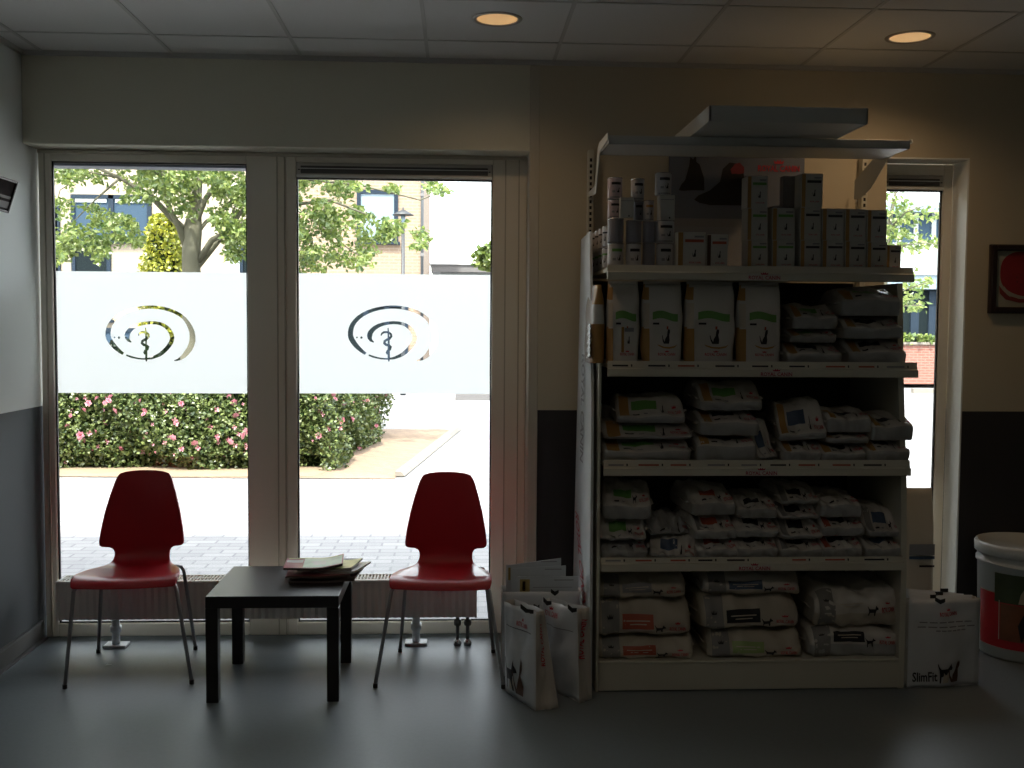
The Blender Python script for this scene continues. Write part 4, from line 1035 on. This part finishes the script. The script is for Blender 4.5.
# =================================================================== PICTURES
t = thing('framed_picture', 'dark framed print of a large red poppy on the wall right of the window', 'picture', (2.655, YB - .002, 1.664))
FW, FH = .47, .335
b = MB(); ring(b, 0, FW, 0, FH, .027, -.03, 0, 'darkframe'); ring(b, -.005, FW + .005, -.005, FH + .005, .006, -.012, .0, 'edgeshade_print'); b.obj('frame', t)  # outer ring stands for the shadow border round the frame
b = MB(); b.box(.026, FW - .026, -.012, -.006, .026, FH - .026, 'mount'); b.obj('mount', t)
p = Print(lambda a, z: (a, -.013, z)); n = 40
p.poly([(.5 + .5 * math.cos(2 * PI * i / n) * (1 + .04 * math.sin(i * .55)), .5 + .5 * math.sin(2 * PI * i / n) * (1 + .04 * math.sin(i * .4 + 1))) for i in range(n)], .045, .085, .25, .225, 'poppy')
p.fn = lambda a, z: (a, -.0145, z)
p.poly([(0, .9), (.02, .5), (.12, .2), (.35, .05), (.7, .08), (1, .25), (1, .36), (.7, .25), (.35, .24), (.16, .4), (.07, .65)], .045, .045, .30, .10, 'poppydark')
p.poly([(0, .9), (.1, .4), (.4, .1), (.5, .25), (.2, .6)], .07, .07, .09, .07, 'mount')
for i in range(7): p.poly([(math.cos(q * PI / 3), math.sin(q * PI / 3)) for q in range(6)], .165 + .030 * math.cos(i * .9), .165 + .025 * math.sin(i * .9), .007, .006, 'poppydark')
p.obj('printed_poppy', t)
t = thing('framed_picture', 'dark framed picture hanging tilted forward on the left wall', 'picture', (XL + .012, -.635, 2.080), rot=(0, math.radians(18), 0))
b = MB(); T90 = Matrix.Rotation(PI / 2, 4, 'Z')
def lring(mb, y0, y1, z0, z1, w_, x0, x1, k):
    mb.box(x0, x1, y0, y0 + w_, z0, z1, k, .002); mb.box(x0, x1, y1 - w_, y1, z0, z1, k, .002); mb.box(x0, x1, y0 + w_, y1 - w_, z0, z0 + w_, k, .002); mb.box(x0, x1, y0 + w_, y1 - w_, z1 - w_, z1, k, .002)
lring(b, -.10, .24, .0, .15, .010, .0, .02, 'darkframe'); b.obj('frame', t)
b = MB(); b.box(.004, .012, -.09, .23, .010, .14, 'matt'); b.obj('picture', t)
p = Print(lambda a, z: (.0135, a, z)); p.rect(-.09, .23, .062, .075, 'edgeshade_print', 1, 1); p.rect(-.09, .23, .02, .05, 'edgeshade_print', 1, 1); p.obj('printed_bands', t)

# =================================================================== OUTSIDE
b = MB(); b.box(-40, 60, .14, 70, -.2, -.012, 'paving'); struct('ground', b)
b = MB(); pp = [at(200, 474, 'Z', 0), at(392, 476, 'Z', 0), at(455, 430, 'Z', 0), at(372, 428, 'Z', 0), at(60, 440, 'Z', 0), at(20, 474, 'Z', 0)]
b.add([(-9, 5.85, -.004), (-.66, 5.45, -.004), (-.05, 10.6, -.004), (-1.1, 10.6, -.004), (-9, 6.5, -.004)], [(0, 1, 2, 3, 4)], 'clink'); struct('path', b)
b = MB(); b.add([(-9, 5.70, -.002), (-1.5, 5.60, -.002), (-1.35, 6.3, -.002), (-9, 6.6, -.002)], [(0, 1, 2, 3)], 'sand'); struct('ground_soil', b)
b = MB(); d = Vector((.60, 4.9, 0)).normalized(); n_ = Vector((d.y, -d.x, 0))
for i in range(10):
    a = Vector((-.66, 5.6, 0)) + d * (.5 * i); c = a + d * .49
    b.add([a, a + n_ * .1, c + n_ * .1, c] + [q + Vector((0, 0, .05)) for q in (a, a + n_ * .06, c + n_ * .06, c)], [(4, 5, 6, 7), (0, 1, 5, 4), (1, 2, 6, 5), (2, 3, 7, 6), (3, 0, 4, 7)], 'kerb')
struct('kerb', b)

def leaves(mb, pts, size_, k, rng, elong=2.0, droop=0, var=.35):
    for p in pts:
        s_ = size_ * rng.uniform(1 - var, 1 + var)
        a = rng.uniform(0, 2 * PI); el = rng.uniform(-.9, .5) - droop
        d = Vector((math.cos(a) * math.cos(el), math.sin(a) * math.cos(el), math.sin(el)))
        s = d.cross(Vector((rng.uniform(-1, 1), rng.uniform(-1, 1), rng.uniform(-.2, 1)))).normalized() * s_ / elong
        u = d.cross(s).normalized() * s_ * .12
        mb.add([p, p + d * s_ * .45 + s + u, p + d * s_, p + d * s_ * .45 - s + u], [(0, 1, 2), (0, 2, 3)], k)

# tree seen through the two large windows
rg = random.Random(11)
TYD = 8.6
root = at(191, 480, 'Y', TYD)
t = thing('tree', 'broad leafy tree with forked mossy trunk standing behind the rose hedge', 'tree', (root.x, TYD, -.012))
def tp(px, py, dy=0):
    q = at(px, py, 'Y', TYD + dy); return (q.x - root.x, dy, q.z + .012)
b = MB()
b.tube([(0, 0, 0), (0.0, 0, .9), tp(193, 300), tp(191, 262), tp(192, 232), tp(196, 205, .2), tp(200, 150, .3), tp(205, 60, .4)], [.16, .13, .125, .115, .125, .07, .05, .02], 'bark', 12); b.obj('trunk', t)
brs = [([(190, 235), (172, 218), (150, 195), (120, 178), (80, 160)], -.3, .055), ([(188, 250), (178, 225), (168, 205), (160, 160), (150, 120)], -.5, .05), ([(196, 268), (215, 245), (232, 225), (250, 200), (262, 170)], .4, .05),
       ([(198, 262), (212, 240), (246, 222), (290, 205), (330, 200), (368, 215)], -.6, .045), ([(196, 235), (206, 222), (222, 212), (240, 190), (236, 150)], .6, .03), ([(192, 232), (205, 200), (240, 150), (300, 110)], .3, .05),
       ([(120, 178), (95, 200), (70, 225)], -.5, .018), ([(290, 205), (320, 225), (350, 250), (372, 262)], -.8, .018), ([(262, 170), (310, 180), (360, 185), (420, 200), (447, 190)], -.5, .022), ([(160, 175), (110, 130), (60, 100)], .2, .03),
       ([(120, 178), (90, 172), (60, 190), (50, 230)], -.2, .015), ([(232, 225), (236, 200), (228, 180)], .2, .015)]
for P_, dy, r in brs:
    b = MB(); n = len(P_); b.tube([tp(x, y, dy * i / (n - 1)) for i, (x, y) in enumerate(P_)], [r * (1 - .75 * i / (n - 1)) for i in range(n)], 'bark', 7); b.obj('branch', t)
blobs = [(70, 172, 30, 14, 190), (110, 168, 40, 12, 190), (160, 172, 40, 16, 300), (205, 180, 40, 22, 420), (232, 200, 22, 25, 260), (145, 190, 30, 12, 130), (235, 235, 14, 20, 110), (62, 215, 12, 40, 100), (85, 225, 30, 18, 190), (110, 232, 26, 16, 180),
         (75, 250, 26, 12, 110), (92, 248, 16, 8, 70), (225, 228, 18, 12, 70), (238, 250, 14, 14, 90), (130, 238, 14, 8, 50), (180, 200, 16, 18, 60),
         (310, 190, 26, 16, 240), (340, 188, 22, 10, 120), (312, 215, 24, 16, 210), (345, 222, 24, 14, 170), (375, 225, 20, 10, 110), (395, 232, 16, 10, 90), (318, 240, 22, 12, 130), (306, 255, 16, 12, 80), (350, 250, 20, 8, 60), (372, 262, 18, 6, 45), (330, 262, 20, 8, 60), (360, 245, 20, 8, 50),
         (415, 186, 24, 5, 60), (440, 188, 12, 4, 30), (418, 237, 9, 9, 60), (270, 190, 30, 30, 250), (270, 240, 25, 20, 100), (300, 265, 10, 8, 40),
         (130, 120, 110, 35, 1100), (240, 110, 100, 40, 1100), (330, 130, 70, 30, 500), (190, 50, 120, 40, 900)]
b = MB()
for (x, y, rx, ry, n) in blobs:
    deep = 1.6 if y < 150 else .9
    cl = [(rg.uniform(-1, 1), rg.uniform(-1, 1), rg.uniform(-1, 1)) for _ in range(max(3, n // 14))]
    for _ in range(int(n * 2.6)):
        while True:
            k = rg.choice(cl); a, c, e = k[0] + rg.gauss(0, 4.5 / rx), k[1] + rg.gauss(0, 3 / ry), k[2] + rg.gauss(0, .12)
            if a * a + c * c < 1.3: break
        dy = e * deep - .2
        q = at(x + a * rx * 1.1, y + c * ry * 1.15, 'Y', TYD + dy); leaves(b, [Vector((q.x - root.x, dy, q.z + .012))], .074, 'leaf', rg, 3.0, .3)
b.obj('foliage', t)

# yellow conifer
q0 = at(165, 330, 'Y', 12.5); top = at(163, 214, 'Y', 12.5).z; x0_, x1_ = at(144, 260, 'Y', 12.5).x, at(184, 260, 'Y', 12.5).x
t = thing('conifer', 'slim yellow-green column conifer standing left behind the tree trunk', 'conifer', ((x0_ + x1_) / 2, 12.5, -.012))
R_ = (x1_ - x0_) / 2
crad = lambda v: R_ * (.75 + .35 * math.sin(min(1, v * 1.2) * PI * .8)) * (1 if v < .75 else max(.05, math.sqrt(max(0, 1 - ((v - .75) / .27) ** 2))))
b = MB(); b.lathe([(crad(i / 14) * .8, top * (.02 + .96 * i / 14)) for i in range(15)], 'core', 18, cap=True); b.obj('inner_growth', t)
b = MB(); rg = random.Random(3)
for _ in range(9000):
    v = rg.random(); a = rg.uniform(0, 2 * PI); r = crad(v) * rg.uniform(.75, 1.08) * (1 + .12 * math.sin(a * 5 + v * 30))
    leaves(b, [Vector((math.cos(a) * r, math.sin(a) * r, v * top))], .055, 'yleaf', rg, 1.7, -.5)
b.obj('foliage', t)
b = MB(); b.tube([(0, 0, 0), (0, 0, .3)], .07, 'bark', 10); b.obj('trunk', t)

# dark evergreen shrub in front of the conifer
sx0, sx1, sh = at(98, 340, 'Y', 11.4).x, at(181, 340, 'Y', 11.4).x, at(140, 339, 'Y', 11.4).z
t = thing('evergreen_shrub', 'low dark evergreen shrub at the foot of the yellow-green conifer behind the frosted film', 'shrub', ((sx0 + sx1) / 2, 11.4, -.012)); hw = (sx1 - sx0) / 2
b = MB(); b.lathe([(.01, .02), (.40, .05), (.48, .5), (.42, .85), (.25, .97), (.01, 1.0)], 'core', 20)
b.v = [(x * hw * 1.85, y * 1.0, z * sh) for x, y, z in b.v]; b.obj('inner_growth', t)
b = MB(); rg = random.Random(8)
for _ in range(5000):
    a = rg.uniform(0, 2 * PI); z = rg.random(); rr = (1.0 if z < .6 else math.sqrt(max(0, 1 - ((z - .6) / .45) ** 2))) * rg.uniform(.88, 1.05)
    leaves(b, [Vector((math.cos(a) * hw * rr, math.sin(a) * .5 * rr, z * sh * 1.02))], .05, 'darkleaf', rg, 1.8, -.3)
b.obj('foliage', t)

# rose hedge
rg = random.Random(5)
t = thing('rose_hedge', 'long dense green hedge full of pink roses across the paving outside the windows', 'hedge', (-3, 6.7, -.012))
hx0, hx1, hy0, hy1, hh = -6.0, -1.45, 6.0, 7.7, .98
def side_x(y): return -1.36 + (y - 5.9) * .082      # the right flank runs straight back
def hpoint(rg, layer):
    k = rg.random() * (1 if not layer else .80)
    lump = lambda a, c: .09 * math.sin(a * 3.1 + c * 4) + .05 * math.sin(a * 7.3 + c * 9)
    if k < .52:
        x = rg.uniform(hx0 if not layer else -4.7, hx1 + .04); z = rg.random() ** .9 * hh
        y = hy0 + .10 + rg.random() * .2 + .18 * (z / hh) ** 3 + lump(x, z) + (.10 if z < .15 else 0)
    elif k < .80:
        y = rg.uniform(hy0, 10.0); z = rg.random() ** .9 * hh
        x = side_x(y) - rg.random() * .2 - .22 * (z / hh) ** 3 + lump(y, z) * .8
    elif k < .92:
        x = rg.uniform(hx0, hx1 - .1); y = rg.uniform(hy0 + .2, hy1); z = hh * rg.uniform(.9, 1.05) + .05 * math.sin(x * 4)
    else:
        y = rg.uniform(hy0 + .3, 10.0); x = side_x(y) - rg.uniform(.2, 1.2); z = hh * rg.uniform(.9, 1.05) + .05 * math.sin(y * 4)
    return Vector((x + 3, y - 6.7, z + .012))
def hull(pts_of, n):
    b = MB(); vs = []
    for i in range(n + 1): vs += pts_of(i / n)
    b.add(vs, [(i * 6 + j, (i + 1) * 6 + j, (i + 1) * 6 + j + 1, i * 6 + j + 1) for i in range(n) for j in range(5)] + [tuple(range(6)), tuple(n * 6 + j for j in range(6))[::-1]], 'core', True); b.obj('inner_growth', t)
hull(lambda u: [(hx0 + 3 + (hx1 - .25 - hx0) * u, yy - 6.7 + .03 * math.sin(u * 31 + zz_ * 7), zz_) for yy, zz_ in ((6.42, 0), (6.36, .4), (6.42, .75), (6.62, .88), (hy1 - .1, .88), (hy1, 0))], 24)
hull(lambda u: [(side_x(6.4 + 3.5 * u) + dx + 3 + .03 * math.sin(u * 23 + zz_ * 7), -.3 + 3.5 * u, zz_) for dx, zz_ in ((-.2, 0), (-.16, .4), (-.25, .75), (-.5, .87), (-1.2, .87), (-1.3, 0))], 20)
b = MB()
for _ in range(52000): leaves(b, [hpoint(rg, 0)], .040, 'hleaf', rg, 1.9, -.2)
b.obj('foliage', t)
b = MB()
for ring_, (r_, n, up) in enumerate([(.036, 6, .008), (.024, 5, .018), (.012, 4, .024)]):
    for i in range(n):
        a = 2 * PI * i / n + ring_ * .5; w = PI / n * 1.1
        b.add([(0, 0, up * .3), (math.cos(a - w) * r_ * .8, math.sin(a - w) * r_ * .8, up), (math.cos(a) * r_ * 1.1, math.sin(a) * r_ * 1.1, up * 1.3), (math.cos(a + w) * r_ * .8, math.sin(a + w) * r_ * .8, up)], [(0, 1, 2, 3)], 'petal')
fl = b.obj('rose_blossom', t)
done = False; cnt = 0
while cnt < 98:
    p = hpoint(rg, 1)
    if p.z < .18: continue
    o = fl if cnt == 0 else fl.copy()
    if cnt: COL.objects.link(o); o.parent = t
    o.location = p + Vector((0, -.10, .02)); s_ = rg.uniform(.65, 1.25); o.scale = (s_, s_, s_); o.rotation_euler = (rg.uniform(.7, 1.4), rg.uniform(-.5, .5), rg.uniform(0, 6))
    cnt += 1
b = MB()
for _ in range(170):
    p = hpoint(rg, 1); p.y -= .05; r_ = rg.uniform(.012, .026); a0 = rg.uniform(0, 6)
    for k in range(4):
        a = a0 + k * PI / 2; d = Vector((math.cos(a), -.5, math.sin(a))) * r_
        e = Vector((math.cos(a + 1), -.2, math.sin(a + 1))) * r_; b.add([p, p + d, p + (d + e) * .75, p + e], [(0, 1, 2, 3)], 'petal')
o = b.obj('rose_buds', t); o['kind'] = 'stuff'

# house behind
HY = 19.6
def hx(x, y=240): return at(x, y, 'Y', HY).x
def hz(y, x=300): return at(x, y, 'Y', HY).z
t = thing('house', 'two storey cream and beige brick house with dark blue window frames beyond the hedge', 'house', (0, HY, 0))
b = MB(); xr = hx(420.5); xm = hx(290)
b.box(-16, xm, 0, 8, -.012, 7, 'creambrick'); b.box(xm, xr, 0, 8, -.012, 7, 'pinkbrick'); b.obj('brick_wall', t)
b = MB(); b.box(-16.2, xr + .2, -.15, 8.2, 7, 7.2, 'roofg'); b.obj('roof', t)
def hwin(x0, x1, y0, y1, panes, lower=None, gl='houseglass', nm='window'):
    X0, X1, z0, z1 = hx(x0, y1), hx(x1, y1), hz(y1, (x0 + x1) / 2), hz(y0, (x0 + x1) / 2)
    b = MB(); ring(b, X0, X1, z0, z1, .09, -.06, .05, 'bluef', bev=0)
    for i in range(1, panes): xx = X0 + (X1 - X0) * i / panes; b.box(xx - .06, xx + .06, -.06, .05, z0, z1, 'bluef')
    b.box(X0 - .05, X1 + .05, -.12, .0, z0 - .06, z0, 'bluef'); o = b.obj(nm, t)
    b = MB(); b.box(X0 + .05, X1 - .05, -.02, .0, z0 + .05, z1 - .05, gl); b.obj('pane', o)
    return X0, X1, z0, z1, o
X0, X1, z0, z1, o = hwin(72, 152, 195, 241, 2)
b = MB(); b.box(X0 + .1, (X0 + X1) / 2 - .1, -.05, -.02, z1 - .18, z1 - .1, 'whitewall'); b.box((X0 + X1) / 2 + .1, X1 - .1, -.05, -.02, z1 - .18, z1 - .1, 'whitewall'); b.obj('roller_blind', o)
hwin(56, 62, 200, 330, 1, gl='darkdoor'); hwin(357, 398, 190, 242, 1, gl='curtain')
hwin(73, 112, 244, 320, 1, gl='darkdoor', nm='door'); hwin(240, 290, 232, 330, 2, gl='darkdoor', nm='door')
hwin(100, 140, 328, 362, 2); hwin(345, 408, 303, 374, 3, gl='darkdoor', nm='door')
b = MB(); b.box(hx(226), hx(240), -.08, 0, 0, hz(246), 'whitewall'); b.obj('wall_panel', t)
b = MB(); b.tube([(xr + .04, -.03, 0), (xr + .04, -.03, 6.9)], .035, 'lampmetal', 10)
for z in (1.2, 3.2, 4.6): b.box(xr - .005, xr + .085, -.07, .01, z, z + .08, 'greywall')
b.obj('downpipe', t)

# street lamp
q = at(403, 318, 'Y', 18.4); zt_ = at(403, 207, 'Y', 18.4).z
t = thing('street_lamp', 'black lamp post with a flat cone hood in front of the brick house', 'street lamp', (q.x, 18.4, -.012))
b = MB(); b.tube([(0, 0, 0), (0, 0, .8), (0, 0, zt_ - .35)], [.06, .045, .04], 'lampmetal', 12); b.obj('post', t)
b = MB(); b.lathe([(.02, zt_ - .05), (.06, zt_ - .06), (.24, zt_ - .16), (.24, zt_ - .175), (.04, zt_ - .14)], 'lampmetal', 24, cap=True); b.lathe([(.0, zt_ + .02), (.02, zt_), (.02, zt_ - .06)], 'lampmetal', 10); b.obj('hood', t)
b = MB(); b.lathe([(.05, zt_ - .16), (.055, zt_ - .30), (.035, zt_ - .36)], 'curtain', 14, cap=True); b.obj('lantern', t)

# low flat building far right in the second window
t = thing('garage', 'low flat roofed garage far away at the right edge of the second window', 'garage', (0, 30, 0))
gx0, gx1 = at(431, 268, 'Y', 30).x, at(600, 268, 'Y', 30).x; gz = at(460, 265, 'Y', 30).z; gz0 = at(460, 272, 'Y', 30).z
b = MB(); b.box(gx0 + .3, gx1, .3, 5, -.012, gz0, 'whitewall'); b.obj('wall_panel', t)
b = MB(); b.box(gx0, gx1, 0, 5.4, gz0, gz, 'greywall'); b.box(gx0 - .05, gx1, -.05, 5.4, gz, gz + .06, 'roofg'); b.obj('roof_edge', t)
q = at(488, 399, 'Z', 0)
t = thing('car_standin', 'low dark grey stand-in for a car sill on the far paving at the right of the second window', 'car_standin', (q.x + .3, q.y, -.012))  # made-up low block standing in for a car's sill
b = MB(); ring(b, -1.0, 1.6, 0, .16, .08, -.2, .4, 'greywall'); b.box(-.92, 1.52, -.16, .36, .02, .12, 'core'); b.obj('standin_rim', t)
def bush(px, py, rpx, Y, nm, cat_='bush', n=900, sz=.12, base=True):
    q = at(px, py, 'Y', Y); r = abs(at(px + rpx, py, 'Y', Y).x - q.x)
    t = thing('tree', nm, cat_, (q.x, Y, -.012), 0); rg = random.Random(int(px))
    b = MB(); b.tube([(0, 0, 0), (.03, 0, q.z * .6), (0, 0, q.z)], [.09, .06, .03], 'bark', 8); b.obj('trunk', t)
    b = MB()
    for _ in range(n):
        while True:
            v = Vector((rg.uniform(-1, 1), rg.uniform(-1, 1), rg.uniform(-1, 1)))
            if .1 < v.length < 1: break
        leaves(b, [Vector((v.x * r, v.y * r, q.z + v.z * r * .8))], sz, 'leaf', rg, 2)
    b.obj('foliage', t)
bush(492, 256, 17, 27, 'small round tree behind the garage at the right edge of the second window', 'tree', 700, .2)

# tree and building seen through the narrow right window
rg = random.Random(21)
SY = 9.0
q = at(893, 470, 'Y', SY); rootx = q.x
t = thing('tree', 'slender green tree just outside the narrow right window', 'tree', (rootx, SY, -.012))
b = MB(); sp = lambda x, y, dy=0: (at(x, y, 'Y', SY + dy).x - rootx, dy, at(x, y, 'Y', SY + dy).z + .012)
b.tube([(0, 0, 0), sp(888, 380), sp(884, 280), sp(888, 230), sp(896, 190), sp(900, 140)], [.07, .06, .05, .035, .02, .01], 'bark', 8); b.obj('trunk', t)
for P_ in ([(886, 260), (905, 245), (925, 243), (940, 245)], [(884, 310), (900, 292), (918, 285), (930, 282)], [(884, 320), (905, 306), (922, 305)], [(888, 230), (906, 212), (924, 206)]):
    b = MB(); b.tube([sp(x, y, -.3 * i) for i, (x, y) in enumerate(P_)], [.02 / (i + 1) for i in range(len(P_))], 'bark', 6); b.obj('branch', t)
b = MB()
for (x, y, rx, ry, n) in [(895, 198, 10, 6, 30), (902, 204, 8, 6, 25), (896, 222, 14, 14, 190), (915, 214, 10, 7, 60), (890, 240, 12, 12, 120), (912, 238, 12, 10, 70), (930, 240, 10, 6, 60), (934, 212, 6, 8, 35), (908, 246, 16, 5, 50), (904, 288, 12, 5, 50), (915, 284, 12, 5, 60), (925, 280, 7, 4, 25), (912, 297, 12, 4, 40), (906, 304, 12, 5, 50), (918, 306, 8, 5, 45), (913, 270, 4, 4, 12), (870, 230, 30, 50, 350), (890, 150, 40, 30, 300)]:
    for _ in range(int(n * .75)):
        a, c, e = rg.uniform(-1, 1), rg.uniform(-1, 1), rg.uniform(-.5, .5)
        v = at(x + a * rx, y + c * ry, 'Y', SY + e); leaves(b, [Vector((v.x - rootx, e, v.z + .012))], .085, 'leaf', rg, 3.0, .25)
b.obj('foliage', t)
OY = 22.0
oz = lambda y: at(915, y, 'Y', OY).z
ox = lambda x: at(x, 300, 'Y', OY).x
t = thing('shop_building', 'modern building with pale panel, dark glazing and red brick plinth beyond the narrow window', 'building', (ox(915), OY, 0))
bx = ox(915); A_, B_ = ox(840) - bx, ox(1010) - bx
def seg(nm, y0, y1, k, yd=0, dd=.3): b = MB(); b.box(A_, B_, yd, yd + dd, oz(y1), oz(y0), k); return b.obj(nm, t)
seg('brick_plinth', 344, 384, 'redbrick', 0, 6); seg('plinth_cap', 342, 344.5, 'kerb', -.06, .4)
seg('glazing', 290, 342, 'darkdoor', .35, 5); seg('ledge', 275, 289, 'curtain', .0, 5.5); seg('white_panel', 243, 275, 'whitewall', -.05, 5.5); seg('upper_glazing', 212, 243, 'houseglass', .3, 5); seg('gutter', 203, 212, 'curtain', -.1, 6)
for x in (ox(899) - bx, ox(916) - bx, ox(934) - bx, ox(955) - bx):
    b = MB(); b.box(x, x + .12, .25, .36, oz(243), oz(212), 'whitewall'); b.obj('mullion', t)
    b = MB(); b.box(x, x + .22, .28, .36, oz(342), oz(290), 'bluef'); b.obj('mullion', t)
b = MB(); rg = random.Random(9)
for _ in range(900): leaves(b, [Vector((rg.uniform(A_, B_), rg.uniform(-.1, .5), oz(341) + rg.uniform(-.05, .16)))], .12, 'leaf', rg, 1.8, -.4)
b.obj('planting', t)
b = MB(); b.box(ox(880), ox(1050), OY - 2.2, OY - 2.05, -.012, .10, 'kerb'); struct('kerb_far', b)

# =================================================================== LIGHT
W = bpy.data.worlds.new('sky'); S.world = W; W.use_nodes = True
N, L = W.node_tree.nodes, W.node_tree.links
sky = N.new('ShaderNodeTexSky'); sky.sky_type = 'NISHITA'; sky.sun_disc = False
sky.sun_elevation = math.radians(57); sky.sun_rotation = math.radians(195); sky.air_density = 1.0; sky.dust_density = 2.5; sky.ozone_density = 1
mx = N.new('ShaderNodeMix'); mx.data_type = 'RGBA'; mx.inputs[0].default_value = .66; mx.inputs[7].default_value = (3.45, 3.3, 3.05, 1)
L.new(sky.outputs[0], mx.inputs[6])
bg = N['Background']; L.new(mx.outputs[2], bg.inputs[0]); bg.inputs[1].default_value = 1.02      # thin bright cloud over a blue sky
sun = bpy.data.lights.new('sun', 'SUN'); sun.energy = 7.0; sun.angle = math.radians(2.5); sun.color = (1, .95, .86)
so = bpy.data.objects.new('sun', sun); COL.objects.link(so)
el, az = math.radians(57), math.radians(197)     # the sun stands behind the clinic, a little to the left
dirv = Vector((math.sin(az) * math.cos(el), math.cos(az) * math.cos(el), math.sin(el)))
so.rotation_euler = dirv.to_track_quat('Z', 'Y').to_euler(); so.location = (0, -10, 20)

v = S.view_settings
v.view_transform = 'Standard'; v.look = 'None'; v.gamma = 1; v.use_curve_mapping = False
v.exposure = .72
S.cycles.max_bounces = 12; S.cycles.diffuse_bounces = 7; S.cycles.transparent_max_bounces = 16; S.cycles.transmission_bounces = 8
S.cycles.use_denoising = True; S.cycles.caustics_reflective = False; S.cycles.caustics_refractive = False
S.cycles.sample_clamp_indirect = 8
